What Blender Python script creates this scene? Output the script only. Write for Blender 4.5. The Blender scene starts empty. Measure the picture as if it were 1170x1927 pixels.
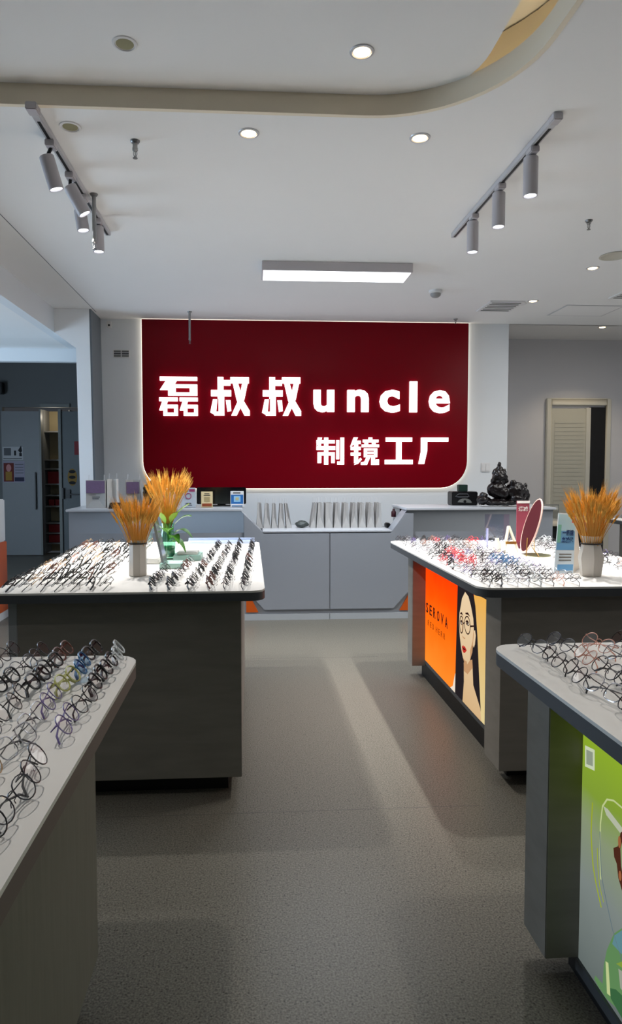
import bpy, bmesh, math, random
from mathutils import Vector, Matrix
random.seed(7)
S = bpy.context.scene
COL = S.collection
PI = math.pi

# ------------------------------------------------------------------ camera
f_px, th, ps, ro, cx, cy = 1247.28, .0497, .0613, .0007, 547.0, 944.68
Fv = Vector((math.sin(ps)*math.cos(th), math.cos(ps)*math.cos(th), -math.sin(th)))
Rv = Vector((math.cos(ps), -math.sin(ps), 0)); Uv = Rv.cross(Fv)
R2 = Rv*math.cos(ro) - Uv*math.sin(ro); U2 = Rv*math.sin(ro) + Uv*math.cos(ro)
cam = bpy.data.cameras.new('camera'); cam_o = bpy.data.objects.new('camera', cam); COL.objects.link(cam_o)
M = Matrix((R2, U2, -Fv)).transposed().to_4x4(); M.translation = (0, 0, 1.4)
cam_o.matrix_world = M
cam.sensor_fit = 'HORIZONTAL'; cam.sensor_width = 36; cam.lens = f_px*36/1170
cam.shift_x = (585-cx)/1170; cam.shift_y = -(963.5-cy)/1170
cam.clip_start = .02
S.camera = cam_o

# ------------------------------------------------------------------ world, big lights, exposure
W = bpy.data.worlds.new('world'); S.world = W; W.use_nodes = True
W.node_tree.nodes['Background'].inputs[0].default_value = (.80, .88, 1, 1)
W.node_tree.nodes['Background'].inputs[1].default_value = .04
S.view_settings.view_transform = 'Standard'; S.view_settings.look = 'None'
S.view_settings.exposure = 0; S.view_settings.gamma = 1; S.view_settings.use_curve_mapping = False

def lamp(name, kind, loc, energy, color=(1, 1, 1), size=.1, size_y=None, rot=(0, 0, 0), parent=None, **kw):
    l = bpy.data.lights.new(name, kind); l.energy = energy; l.color = color
    if kind == 'AREA':
        l.shape = 'RECTANGLE' if size_y else 'SQUARE'; l.size = size
        if size_y: l.size_y = size_y
    else: l.shadow_soft_size = size
    for k, v in kw.items(): setattr(l, k, v)
    o = bpy.data.objects.new(name, l); COL.objects.link(o); o.location = loc; o.rotation_euler = rot
    if parent: o.parent = parent
    return o
# fill lamp added behind the camera; unseen lamp for the side room's cool light
lamp('front_fill_light', 'AREA', (0.2, -1.9, 2.95), 6, (1, .96, .90), 3.0, 1.0)
lamp('side_room_daylight', 'AREA', (-5.7, 5.5, 1.25), 185, (.60, .79, 1), 2.8, 2.0, (PI/2, 0, -PI/2))
for x_ in (-.82, 1.23):      # the lamp heads over the two near tables, above the top picture edge
    lamp('near_table_lamp', 'SPOT', (x_, 1.30, 2.85), 64, (1, .94, .88), .03, rot=(0, -.12 if x_ > 0 else .12, 0), spot_size=math.radians(86), spot_blend=1)
lamp('right_aisle_fill', 'AREA', (3.9, 4.4, 2.98), 80, (1, .99, .97), 1.2, 3.4)  # fill lamp added out of view to brighten the right side

# ------------------------------------------------------------------ helpers
def srgb(r, g, b):
    def c(v):
        v /= 255
        return v/12.92 if v <= .04045 else ((v+.055)/1.055)**2.4
    return (c(r), c(g), c(b), 1)

def mat(name, col, rough=.5, metal=0, noise=0, nscale=20, stretch=None, bump=0, emit=0, ecol=None, coat=0, trans=0, ior=1.45, spec=.5):
    m = bpy.data.materials.new(name); m.use_nodes = True
    n = m.node_tree.nodes; L = m.node_tree.links; b = n['Principled BSDF']
    c = srgb(*col)
    b.inputs['Base Color'].default_value = c; b.inputs['Roughness'].default_value = rough
    b.inputs['Metallic'].default_value = metal; b.inputs['Specular IOR Level'].default_value = spec
    b.inputs['Coat Weight'].default_value = coat; b.inputs['Transmission Weight'].default_value = trans; b.inputs['IOR'].default_value = ior
    if emit:
        b.inputs['Emission Color'].default_value = srgb(*(ecol or col)); b.inputs['Emission Strength'].default_value = emit
    if noise or bump:
        tc = n.new('ShaderNodeTexCoord'); mp = n.new('ShaderNodeMapping'); nz = n.new('ShaderNodeTexNoise')
        L.new(tc.outputs['Object'], mp.inputs[0]); L.new(mp.outputs[0], nz.inputs['Vector'])
        nz.inputs['Scale'].default_value = nscale; nz.inputs['Detail'].default_value = 4
        if stretch: mp.inputs['Scale'].default_value = stretch
        if noise:
            mx = n.new('ShaderNodeMix'); mx.data_type = 'RGBA'
            mx.inputs[6].default_value = tuple(max(0, v*(1-noise)) for v in c[:3])+(1,)
            mx.inputs[7].default_value = tuple(min(1, v*(1+noise)) for v in c[:3])+(1,)
            L.new(nz.outputs[0], mx.inputs[0]); L.new(mx.outputs[2], b.inputs['Base Color'])
        if bump:
            bp = n.new('ShaderNodeBump'); bp.inputs['Strength'].default_value = bump; bp.inputs['Distance'].default_value = .01
            L.new(nz.outputs[0], bp.inputs['Height']); L.new(bp.outputs[0], b.inputs['Normal'])
    return m

def emat(name, col, strength=1):
    m = bpy.data.materials.new(name); m.use_nodes = True
    n = m.node_tree.nodes; n.remove(n['Principled BSDF'])
    e = n.new('ShaderNodeEmission'); e.inputs[0].default_value = srgb(*col); e.inputs[1].default_value = strength
    m.node_tree.links.new(e.outputs[0], n['Material Output'].inputs[0])
    return m

def grad_emat(name, stops, z0, z1, strength=1, axis=2, wob=.0):
    """backlit print: colours run along one world axis"""
    m = emat(name, (255, 255, 255), strength); n = m.node_tree.nodes; L = m.node_tree.links
    e = [k for k in n if k.type == 'EMISSION'][0]
    g = n.new('ShaderNodeNewGeometry'); s = n.new('ShaderNodeSeparateXYZ'); mr = n.new('ShaderNodeMapRange'); r = n.new('ShaderNodeValToRGB')
    L.new(g.outputs['Position'], s.inputs[0]); L.new(s.outputs[axis], mr.inputs[0])
    mr.inputs[1].default_value = z0; mr.inputs[2].default_value = z1
    if wob:
        nz = n.new('ShaderNodeTexNoise'); nz.inputs['Scale'].default_value = 5; L.new(g.outputs['Position'], nz.inputs['Vector'])
        ad = n.new('ShaderNodeMath'); ad.operation = 'MULTIPLY_ADD'; ad.inputs[1].default_value = wob
        L.new(nz.outputs[0], ad.inputs[0]); L.new(mr.outputs[0], ad.inputs[2])
        sb = n.new('ShaderNodeMath'); sb.operation = 'SUBTRACT'; sb.inputs[1].default_value = wob*.5
        L.new(ad.outputs[0], sb.inputs[0]); L.new(sb.outputs[0], r.inputs[0])
    else: L.new(mr.outputs[0], r.inputs[0])
    el = r.color_ramp.elements
    while len(el) < len(stops): el.new(.5)
    for k, (p, c) in enumerate(stops): el[k].position = p; el[k].color = srgb(*c)
    L.new(r.outputs[0], e.inputs[0])
    return m

def lens_mat(name, tint=(1, 1, 1), refl=.14):
    m = bpy.data.materials.new(name); m.use_nodes = True
    n = m.node_tree.nodes; L = m.node_tree.links; n.remove(n['Principled BSDF'])
    t = n.new('ShaderNodeBsdfTransparent'); t.inputs[0].default_value = (*tint, 1)
    g = n.new('ShaderNodeBsdfGlossy'); g.inputs['Roughness'].default_value = .02
    x = n.new('ShaderNodeMixShader'); x.inputs[0].default_value = refl
    L.new(t.outputs[0], x.inputs[1]); L.new(g.outputs[0], x.inputs[2]); L.new(x.outputs[0], n['Material Output'].inputs[0])
    return m

ORG = {}
class MB:
    def __init__(s): s.v = []; s.f = []; s.m = []
    def add(s, vs, fs, m=0):
        o = len(s.v); s.v += [Vector(v) for v in vs]
        for q in fs: s.f.append([o+i for i in q]); s.m.append(m)
        return s
    def box(s, x0, x1, y0, y1, z0, z1, m=0):
        return s.add([(x, y, z) for z in (z0, z1) for y in (y0, y1) for x in (x0, x1)],
                     [(0, 2, 3, 1), (4, 5, 7, 6), (0, 1, 5, 4), (2, 6, 7, 3), (0, 4, 6, 2), (1, 3, 7, 5)], m)
    def prism(s, poly, axis, a, b, m=0):
        """extrude a 2-D outline along an axis (0: outline is y,z  1: x,z  2: x,y)"""
        n = len(poly)
        def p(q, t): return {0: (t, q[0], q[1]), 1: (q[0], t, q[1]), 2: (q[0], q[1], t)}[axis]
        fs = [list(range(n))[::-1], list(range(n, 2*n))] + [(i, (i+1) % n, n+(i+1) % n, n+i) for i in range(n)]
        return s.add([p(q, a) for q in poly]+[p(q, b) for q in poly], fs, m)
    def tube(s, pts, r, n=6, m=0, closed=False):
        pts = [Vector(p) for p in pts]; N = len(pts); rs = r if isinstance(r, (list, tuple)) else [r]*N
        vs = []; up = None
        for i, p in enumerate(pts):
            if closed: d = pts[(i+1) % N]-pts[i-1]
            else: d = pts[min(i+1, N-1)]-pts[max(i-1, 0)]
            d.normalize()
            if up is None: up = d.orthogonal().normalized()
            up = (up - d*up.dot(d));
            if up.length < 1e-6: up = d.orthogonal()
            up.normalize(); w = d.cross(up)
            vs += [p+(up*math.cos(2*PI*k/n)+w*math.sin(2*PI*k/n))*rs[i] for k in range(n)]
        fs = []
        for i in range(N if closed else N-1):
            j = (i+1) % N
            fs += [(i*n+k, i*n+(k+1) % n, j*n+(k+1) % n, j*n+k) for k in range(n)]
        if not closed: fs += [list(range(n))[::-1], [(N-1)*n+k for k in range(n)]]
        return s.add(vs, fs, m)
    def lathe(s, prof, c=(0, 0, 0), n=16, m=0, rot=0):
        c = Vector(c); vs = []; fs = []
        for r, z in prof: vs += [c+Vector((r*math.cos(2*PI*k/n+rot), r*math.sin(2*PI*k/n+rot), z)) for k in range(n)]
        for i in range(len(prof)-1): fs += [(i*n+k, i*n+(k+1) % n, (i+1)*n+(k+1) % n, (i+1)*n+k) for k in range(n)]
        if prof[0][0] > 1e-5: fs.append(list(range(n))[::-1])
        if prof[-1][0] > 1e-5: fs.append([(len(prof)-1)*n+k for k in range(n)])
        return s.add(vs, fs, m)
    def ball(s, c, rx, ry=None, rz=None, nu=12, nv=8, m=0):
        ry = ry or rx; rz = rz or rx; c = Vector(c); vs = []; fs = []
        for j in range(nv+1):
            a = PI*j/nv
            vs += [c+Vector((rx*math.sin(a)*math.cos(2*PI*k/nu), ry*math.sin(a)*math.sin(2*PI*k/nu), rz*math.cos(a))) for k in range(nu)]
        for j in range(nv): fs += [(j*nu+k, (j+1)*nu+k, (j+1)*nu+(k+1) % nu, j*nu+(k+1) % nu) for k in range(nu)]
        return s.add(vs, fs, m)
    def xf(s, M):
        s.v = [M @ v for v in s.v]; return s
    def mesh(s, name, mats, shift=(0, 0, 0), bevel=0, smooth=40):
        me = bpy.data.meshes.new(name); sh = Vector(shift)
        me.from_pydata([v-sh for v in s.v], [], s.f)
        for x in (mats if isinstance(mats, (list, tuple)) else [mats]): me.materials.append(x)
        me.polygons.foreach_set('material_index', s.m)
        bm = bmesh.new(); bm.from_mesh(me)
        bmesh.ops.remove_doubles(bm, verts=bm.verts, dist=1e-6)
        bmesh.ops.recalc_face_normals(bm, faces=bm.faces)
        if bevel:
            ed = [e for e in bm.edges if len(e.link_faces) == 2 and e.calc_face_angle(0) > .6]
            bmesh.ops.bevel(bm, geom=ed, offset=bevel, segments=2, affect='EDGES', clamp_overlap=True)
        for e in bm.edges:
            if len(e.link_faces) == 2 and e.calc_face_angle(0) > math.radians(smooth): e.smooth = False
        for q in bm.faces: q.smooth = smooth > 0
        bm.to_mesh(me); bm.free()
        return me
    def build(s, name, mats, parent=None, bevel=0, smooth=40, origin=None, local=False):
        """one object. World coordinates in, unless local: then relative to the parent's (or own) origin"""
        if parent is not None:
            o = ORG[parent.name]; me = s.mesh(name, mats, (0, 0, 0) if local else o, bevel, smooth)
            ob = bpy.data.objects.new(name, me); COL.objects.link(ob); ob.parent = parent; ORG[ob.name] = o
        else:
            if origin is None:
                xs = [v.x for v in s.v]; ys = [v.y for v in s.v]; zs = [v.z for v in s.v]
                origin = Vector(((min(xs)+max(xs))/2, (min(ys)+max(ys))/2, min(zs)))
            origin = Vector(origin)
            me = s.mesh(name, mats, (0, 0, 0) if local else origin, bevel, smooth)
            ob = bpy.data.objects.new(name, me); COL.objects.link(ob); ob.location = origin; ORG[ob.name] = origin
        return ob

def thing(name, loc, label, cat, group=None, rotz=0):
    o = bpy.data.objects.new(name, None); COL.objects.link(o); o.location = loc; o.rotation_euler.z = rotz
    o.empty_display_size = .05; ORG[o.name] = Vector(loc)
    return tag(o, label, cat, group)
def tag(o, label, cat, group=None):
    o['label'] = label; o['category'] = cat
    if group: o['group'] = group
    return o
def struct(o):
    o['kind'] = 'structure'; return o

def rpoly(x0, x1, y0, y1, r, seg=5, corners=(1, 1, 1, 1)):
    pts = []
    for k, (px, py, a0) in enumerate(((x0, y0, PI), (x1, y0, 1.5*PI), (x1, y1, 0), (x0, y1, .5*PI))):
        if not corners[k]: pts.append((px, py)); continue
        qx = px+(r if px == x0 else -r); qy = py+(r if py == y0 else -r)
        pts += [(qx+r*math.cos(a0+i*PI/2/seg), qy+r*math.sin(a0+i*PI/2/seg)) for i in range(seg+1)]
    return pts
def ellipse(c0, c1, r0, r1, n=20, a0=0, a1=2*PI):
    return [(c0+r0*math.cos(a0+(a1-a0)*i/n), c1+r1*math.sin(a0+(a1-a0)*i/n)) for i in range(n)]

def text_geo(s, bold=0, extrude=0):
    """letters as a plain mesh in the x-y plane"""
    c = bpy.data.curves.new('text', 'FONT'); c.body = s; c.size = 1; c.offset = bold; c.extrude = extrude; c.resolution_u = 3
    o = bpy.data.objects.new('text', c); COL.objects.link(o)
    dg = bpy.context.evaluated_depsgraph_get(); e = o.evaluated_get(dg); me = e.to_mesh()
    vs = [v.co.copy() for v in me.vertices]; fs = [list(p.vertices) for p in me.polygons]
    e.to_mesh_clear(); bpy.data.objects.remove(o); bpy.data.curves.remove(c)
    return vs, fs
def text_fit(mb, s, place, u0, u1, v0, v1, d0, d1, bold=0, m=0, slant=0):
    """fit text into the rectangle u0..u1, v0..v1 of a plane; place(u, v, d) gives the 3-D point, d runs out of the plane"""
    vs, fs = text_geo(s, bold, .5)
    xs = [v.x for v in vs]; ys = [v.y for v in vs]; a, b, c_, d = min(xs), max(xs), min(ys), max(ys)
    out = [place(u0+(v.x-a)/(b-a)*(u1-u0)+slant*(v.y-c_)/(d-c_), v0+(v.y-c_)/(d-c_)*(v1-v0), d0 if v.z < 0 else d1) for v in vs]
    return mb.add(out, fs, m)

def copy_tree(o, parent=None):
    c = o.copy(); COL.objects.link(c)
    if parent is not None: c.parent = parent
    for ch in [k for k in KIDS.get(o.name, [])]: copy_tree(ch, c)
    return c
KIDS = {}
def note(o):
    KIDS[o.name] = [k for k in o.children]
    for k in o.children: note(k)

# ------------------------------------------------------------------ materials
def floor_mat():
    m = mat('speckled_vinyl', (132, 130, 122), .36, spec=.22); n = m.node_tree.nodes; L = m.node_tree.links; b = n['Principled BSDF']
    g = n.new('ShaderNodeTexCoord')
    v = n.new('ShaderNodeTexVoronoi'); v.inputs['Scale'].default_value = 55; L.new(g.outputs['Object'], v.inputs['Vector'])
    r = n.new('ShaderNodeValToRGB'); r.color_ramp.elements[0].position = .10; r.color_ramp.elements[1].position = .2
    r.color_ramp.elements[0].color = (.3, .3, .3, 1); r.color_ramp.elements[1].color = (1, 1, 1, 1); L.new(v.outputs['Distance'], r.inputs[0])
    z = n.new('ShaderNodeTexNoise'); z.inputs['Scale'].default_value = 170; z.inputs['Detail'].default_value = 3; L.new(g.outputs['Object'], z.inputs['Vector'])
    r2 = n.new('ShaderNodeValToRGB'); r2.color_ramp.elements[0].position = .3; r2.color_ramp.elements[1].position = .7
    r2.color_ramp.elements[0].color = srgb(70, 67, 59); r2.color_ramp.elements[1].color = srgb(122, 118, 108); L.new(z.outputs[0], r2.inputs[0])
    x = n.new('ShaderNodeMix'); x.data_type = 'RGBA'; x.blend_type = 'MULTIPLY'; x.inputs[0].default_value = .8
    L.new(r2.outputs[0], x.inputs[6]); L.new(r.outputs[0], x.inputs[7])
    L.new(x.outputs[2], b.inputs['Base Color'])
    w = n.new('ShaderNodeTexNoise'); w.inputs['Scale'].default_value = 60; L.new(g.outputs['Object'], w.inputs['Vector'])
    bp = n.new('ShaderNodeBump'); bp.inputs['Strength'].default_value = .04; bp.inputs['Distance'].default_value = .01
    L.new(w.outputs[0], bp.inputs['Height']); L.new(bp.outputs[0], b.inputs['Normal'])
    return m
M_floor = floor_mat()
M_ceil = mat('ceiling_paint', (238, 238, 237), .9, noise=.02, nscale=2)
M_wall = mat('white_wall_paint', (226, 230, 233), .85, noise=.03, nscale=1.5)
M_wallr = mat('grey_wall_paint', (208, 208, 211), .9, noise=.03, nscale=1.5)
M_cove = mat('cove_paint', (232, 222, 202), .85)
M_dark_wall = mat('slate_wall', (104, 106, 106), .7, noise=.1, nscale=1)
M_lam = mat('charcoal_laminate', (124, 120, 113), .5, noise=.22, nscale=9, stretch=(.6, 1, 3), bump=.04)
M_lam2 = mat('grey_green_laminate', (112, 110, 100), .5, noise=.2, nscale=18, stretch=(4, 4, .3), bump=.04)
M_edge = mat('slate_edge_band', (72, 76, 80), .5)
M_edge2 = mat('taupe_edge_band', (104, 92, 88), .5)
M_kick = mat('black_toe_kick', (12, 12, 13), .5)
M_top = mat('white_table_laminate', (222, 220, 215), .55, noise=.02, nscale=6)
M_gloss = mat('white_gloss_lacquer', (150, 154, 161), .2)
M_ctop = mat('counter_stone_white', (196, 199, 204), .3)
M_orange = mat('orange_lacquer', (206, 88, 18), .4)
M_red = mat('burgundy_acrylic', (120, 0, 17), .3, spec=.15)
M_black = mat('black_plastic', (16, 16, 18), .35)
M_screen = mat('black_screen', (8, 9, 14), .12)
M_steel = mat('brushed_steel', (150, 150, 150), .35, metal=1)
M_gold = mat('gold_metal', (190, 150, 80), .3, metal=1)
M_white = mat('white_plastic', (225, 225, 225), .45)
M_lampw = mat('white_lamp_metal', (190, 186, 190), .45)
M_rail = mat('track_aluminium', (196, 196, 200), .35, metal=.3)
M_paper = mat('white_paper', (214, 212, 208), .8, noise=.04, nscale=12)
M_bag = mat('grey_white_bag_paper', (178, 176, 173), .75, noise=.05, nscale=14)
M_vase = mat('cream_ceramic', (208, 200, 190), .45)
M_wheat = mat('dried_wheat', (232, 180, 84), .8, noise=.25, nscale=40)
M_wheat2 = mat('dried_wheat_stem', (214, 160, 74), .8, noise=.25, nscale=30)
M_leaf = mat('green_leaf', (86, 150, 50), .4, noise=.35, nscale=25)
M_leaf2 = mat('yellow_green_leaf', (150, 190, 60), .4, noise=.3, nscale=25)
M_teal = mat('mint_card', (160, 196, 186), .5)
M_glassg = lens_mat('pale_green_glass', (.72, .90, .82), .14)
def clear_mat():
    m = lens_mat('clear_acrylic', (.93, .95, .97), .16); return m
M_clear = clear_mat()
E_sign = emat('sign_letter_light', (255, 250, 250), 2.4)
E_halo = emat('sign_halo_light', (255, 244, 226), 2.2)
E_warm = emat('warm_downlight', (255, 226, 178), 7)
E_spot = emat('spot_lens_light', (244, 248, 255), 4)
E_panel = emat('linear_panel_light', (248, 250, 255), 3.2)
E_cove = emat('cove_strip_light', (255, 232, 190), 5)
M_off = mat('unlit_lamp_lens', (150, 145, 112), .3)

# ------------------------------------------------------------------ room shell
H = 3.03
struct(MB().box(-6, 6.2, -3, 11.3, -.1, 0).build('floor', M_floor))
seams = MB()
for y in (2.641, 4.839): seams.box(-.9, .95, y-.0012, y+.0012, 0, .0004)
seams.build('seam', mat('floor_seam', (82, 80, 76), .6), bpy.data.objects['floor'])['kind'] = 'stuff'

# lower ceiling with the round-cornered opening
OX0, OX1, OY0, OY1, OR = -1.75, 1.145, -1.6, 3.117, .6
hole = rpoly(OX0, OX1, OY0, OY1, OR, 14)
i0 = min(range(len(hole)), key=lambda i: hole[i][0]+hole[i][1]); hole = hole[i0:]+hole[:i0]
outer = [(-1.98, -3), (6.2, -3), (6.2, 7.42), (-1.98, 7.42)]
mx_ = -.3; cl = MB()
lo_, hi_ = (mx_, OY0), (mx_, OY1)
rh = sorted([p for p in hole if p[0] > mx_], key=lambda p: math.atan2(p[1]-.8, p[0]-mx_)); lh = sorted([p for p in hole if p[0] < mx_], key=lambda p: math.atan2(p[1]-.8, -(p[0]-mx_)))
cl.prism([(mx_, -3), (6.2, -3), (6.2, 7.42), (mx_, 7.42), hi_]+rh[::-1]+[lo_], 2, H, H+.02)
cl.prism([(mx_, -3), (-1.98, -3), (-1.98, 7.42), (mx_, 7.42), hi_]+lh[::-1]+[lo_], 2, H, H+.02)
ceil = struct(cl.build('ceiling', M_ceil, smooth=0))
struct(MB().box(-6, 6.2, -3, 11.4, 3.36, 3.42).build('ceiling', M_ceil))  # upper slab, added to keep the world light out
# raised panel inside the opening and the lamp trough around it
panel = rpoly(-2.0, 1.0, -2.0, 3.19, .42, 12, (0, 0, 1, 0))
MB().prism(panel, 2, 3.12, 3.14).build('recess_panel', M_ceil, ceil, smooth=20)
ring = hole
fas = MB(); n = len(ring); cxh, cyh = (OX0+OX1)/2, (OY0+OY1)/2
def off(d): return rpoly(OX0-d, OX1+d, OY0-d, OY1+d, OR+d, 14)[i0:]+rpoly(OX0-d, OX1+d, OY0-d, OY1+d, OR+d, 14)[:i0]
def ringwall(mb, d0, d1, z0, z1):
    a, b = off(d0), off(d1); n = len(a)
    vs = [(*p, z0) for p in a]+[(*p, z0) for p in b]+[(*p, z1) for p in a]+[(*p, z1) for p in b]; fs = []
    for i in range(n):
        j = (i+1) % n
        fs += [(i, j, n+j, n+i), (2*n+i, 3*n+i, 3*n+j, 2*n+j), (i, 2*n+i, 2*n+j, j), (n+i, n+j, 3*n+j, 3*n+i)]
    mb.add(vs, fs)
ringwall(fas, -.004, .02, H-.002, 3.125); fas.build('cove_fascia', M_cove, ceil, smooth=30)
tr = MB(); ringwall(tr, .16, .18, H+.02, 3.35); tr.build('cove_trough', M_cove, ceil, smooth=30)
led = MB(); led.tube([(*p, H+.05) for p in off(.09)], .008, 6, closed=True); led.build('light_strip', E_cove, ceil)

# walls
struct(MB().box(-1.64, 2.92, 7.4, 7.55, 0, H).build('wall_back', M_wall))
struct(MB().box(2.80, 2.92, 7.55, 8.64, 0, 3.2).build('wall_back', M_wallr))
struct(MB().box(2.80, 6.2, 8.64, 8.8, 0, 3.2).build('wall_right', M_wallr))
struct(MB().box(2.80, 6.2, 7.42, 8.7, 3.11, 3.14).build('ceiling', M_ceil))
struct(MB().box(2.93, 6.2, 7.40, 7.42, 3.03, 3.11).build('trim_1', M_ceil))
struct(MB().box(6.1, 6.2, -3, 8.8, 0, 3.4).build('wall_right', M_wallr))
struct(MB().box(-6, -5.9, -3, 11.3, 0, 3.4).build('wall_left', M_wall))
struct(MB().box(-1.64, -1.55, 7.55, 11.1, 0, 3.2).build('wall_left', M_dark_wall))
# white pier left of the sign wall, with the bevelled head that takes the beam
pier = struct(MB().prism([(-1.98, 3.03), (-1.63, 3.03), (-1.60, 0), (-1.735, 0), (-1.766, 2.634), (-1.98, 2.79)], 1, 6.95, 7.39).build('wall_pier', mat('bright_white_paint', (246, 248, 250), .7)))
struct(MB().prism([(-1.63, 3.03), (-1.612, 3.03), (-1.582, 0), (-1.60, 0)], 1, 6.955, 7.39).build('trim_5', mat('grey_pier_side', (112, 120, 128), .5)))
struct(MB().box(-2.08, -1.98, -3, 7.86, 2.79, H).build('trim_2', M_wall))              # beam
struct(MB().box(-6, -2.08, -3, 7.86, 2.79, 2.82).build('ceiling', M_ceil))              # side room ceiling
struct(MB().box(-6, -1.766, 7.87, 7.97, 2.64, 2.86).build('trim_3', M_wall))            # header band
struct(MB().box(-1.591, -1.585, .5, 7.08, H-.0015, H).build('trim_4', mat('joint_line', (120, 124, 130), .8)))  # thin dark strip along the ceiling joint
struct(MB().box(-6, -1.55, 7.97, 11.2, 3.2, 3.22).build('ceiling', M_dark_wall))
struct(MB().box(-6, -1.55, 11.0, 11.1, 2.4, 3.2).build('wall_back', M_dark_wall))
struct(MB().box(-6, -3.98, 11.0, 11.1, 0, 2.4).build('wall_back', M_dark_wall))
# faint air vents, stains on the setting
# ------------------------------------------------------------------ dark double door at the back left
M_door = mat('blue_grey_door', (124, 126, 128), .5, noise=.06, nscale=2)
M_frame = mat('grey_steel_frame', (110, 112, 108), .45)
d1 = struct(MB().box(-3.975, -3.37, 10.93, 10.98, .01, 2.33).build('door_1', M_door))
MB().box(-3.375, -3.345, 10.90, 11.0, .01, 2.36).build('frame', M_frame, d1)
MB().box(-3.46, -3.44, 10.89, 10.93, .75, 1.35).build('handle', M_black, d1, bevel=.004)
d2 = struct(MB().box(-3.03, -2.0, 10.93, 10.98, .01, 2.33).build('door_2', mat('slate_door', (90, 96, 98), .5, noise=.06, nscale=2)))
MB().box(-3.075, -3.03, 10.90, 11.0, .01, 2.36).build('frame', M_frame, d2)
hd = MB().box(-2.975, -2.90, 10.90, 10.93, .93, 1.07); hd.box(-2.94, -2.74, 10.87, 10.9, .985, 1.005); hd.box(-3.03, -3.0, 10.88, 10.93, .92, 1.1); hd.build('handle', M_black, d2, bevel=.004)
# shelf with red parcels in the gap between the doors
sh = thing('stock_shelf', (-3.21, 11.3, 0), 'pale tall stock shelf seen through the gap of the dark double door', 'shelf')
MB().box(-3.42, -2.98, 11.55, 11.57, 0, 2.38).build('back_panel', mat('cream_board', (176, 160, 124), .7), sh)
for z in (2.02, 1.55, 1.40, .96, .78, .50, .33, .16): MB().box(-3.40, -3.0, 11.25, 11.55, z-.01, z+.012).build('shelf_board', mat('grey_shelf', (138, 138, 134), .5) if z == 2.02 else bpy.data.materials['grey_shelf'], sh)
for x in (-3.42, -3.0): MB().box(x, x+.02, 11.25, 11.55, 0, 2.38).build('upright', bpy.data.materials['grey_shelf'], sh)
M_parcel = mat('red_carton', (150, 22, 26), .6)
for k, (z, h) in enumerate(((1.414, .0), (1.16, .2), (.794, .1), (.346, .13), (.174, .13))):
    if h == 0: continue
    c = MB()
    if k == 2:
        for q in range(3): c.box(-3.36+q*.11, -3.27+q*.11, 11.3, 11.5, z-.0, z+h)
    else: c.box(-3.37, -3.03, 11.3, 11.5, z, z+h)
    if k == 1:
        MB().box(-3.40, -3.0, 11.25, 11.55, z-.02, z).build('shelf_board', bpy.data.materials['grey_shelf'], sh)
    if k == 2:
        for q in range(3):
            tag(MB().box(-3.36+q*.11, -3.27+q*.11, 11.3, 11.5, z, z+h).build('carton', M_parcel), ('left', 'middle', 'right')[q]+' one of three small red cartons on the dark stock shelf', 'box', 'red cartons on the stock shelf')
    else:
        tag(c.build('carton', M_parcel), {1: 'wide red carton on the highest used board of the stock shelf', 3: 'wide red carton, second from the bottom of the stock shelf', 4: 'wide red carton on the lowest board of the stock shelf'}[k], 'box', 'red cartons on the stock shelf')
lamp('storeroom_fill', 'POINT', (-3.2, 11.1, 2.25), 3.0, (1, .9, .75), .05)  # unseen point lamp added to brighten the shelf in the door gap
# notices on the doors
def flat(name, x0, x1, y, z0, z1, m, parent=None, t=.002): return MB().box(x0, x1, y-t, y, z0, z1).build(name, m, parent)
E = M_paper
p1 = thing('door_notice', (-3.80, 10.93, 1.58), 'pale notice with two small pictures taped on the left dark door', 'sign')
flat('sheet', -3.96, -3.64, 10.93, 1.55, 1.76, mat('grey_paper', (176, 176, 178), .8), p1)
flat('picture', -3.94, -3.83, 10.928, 1.62, 1.74, mat('grey_print', (90, 92, 96), .8), p1)
x_ = MB(); x_.prism([(-3.72, 1.70), (-3.67, 1.78), (-3.655, 1.69), (-3.68, 1.66)], 1, 10.926, 10.928); x_.box(-3.78, -3.75, 10.926, 10.928, 1.62, 1.70); x_.box(-3.70, -3.66, 10.926, 10.928, 1.61, 1.66)
x_.build('picture', mat('black_print', (30, 30, 34), .8), p1)
flat('text_line', -3.95, -3.66, 10.928, 1.565, 1.575, bpy.data.materials['black_print'], p1)
p2 = thing('door_poster', (-3.79, 10.93, 1.21), 'poster with a red picture and violet text column on left dark door', 'poster')
flat('sheet', -3.96, -3.62, 10.93, 1.19, 1.53, mat('lilac_paper', (150, 146, 162), .8), p2)
flat('picture', -3.95, -3.79, 10.928, 1.20, 1.50, mat('brick_red_print', (104, 42, 36), .8), p2)
flat('picture', -3.92, -3.82, 10.926, 1.22, 1.36, mat('ochre_print', (150, 116, 52), .8), p2)
MB().prism(ellipse(-3.87, 1.42, .04, .06), 1, 10.924, 10.926).build('picture', mat('rose_print', (186, 130, 130), .8), p2)
for k in range(4): flat('text_line', -3.77, -3.64, 10.928, 1.47-k*.045, 1.48-k*.045, bpy.data.materials['grey_print'], p2)
flat('text_block', -3.78, -3.63, 10.928, 1.205, 1.27, mat('navy_print', (46, 46, 70), .8), p2)
tag(flat('red_notice', -2.83, -2.66, 10.93, 1.63, 1.85, mat('red_notice', (120, 20, 30), .6)), 'dark red square notice on the right dark door', 'sign')
s3 = thing('oval_sticker', (-2.87, 10.93, 1.15), 'upright oval brown and gold sticker above the door handle', 'sticker')
MB().prism(ellipse(-2.87, 1.27, .075, .14), 1, 10.927, 10.93).build('disc', mat('gold_brown_print', (132, 104, 44), .7), s3)
for q in range(3): MB().prism(ellipse(-2.87, 1.18+q*.09, .055, .026, 12), 1, 10.925, 10.927).build('mark', bpy.data.materials['black_print'], s3)
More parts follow.
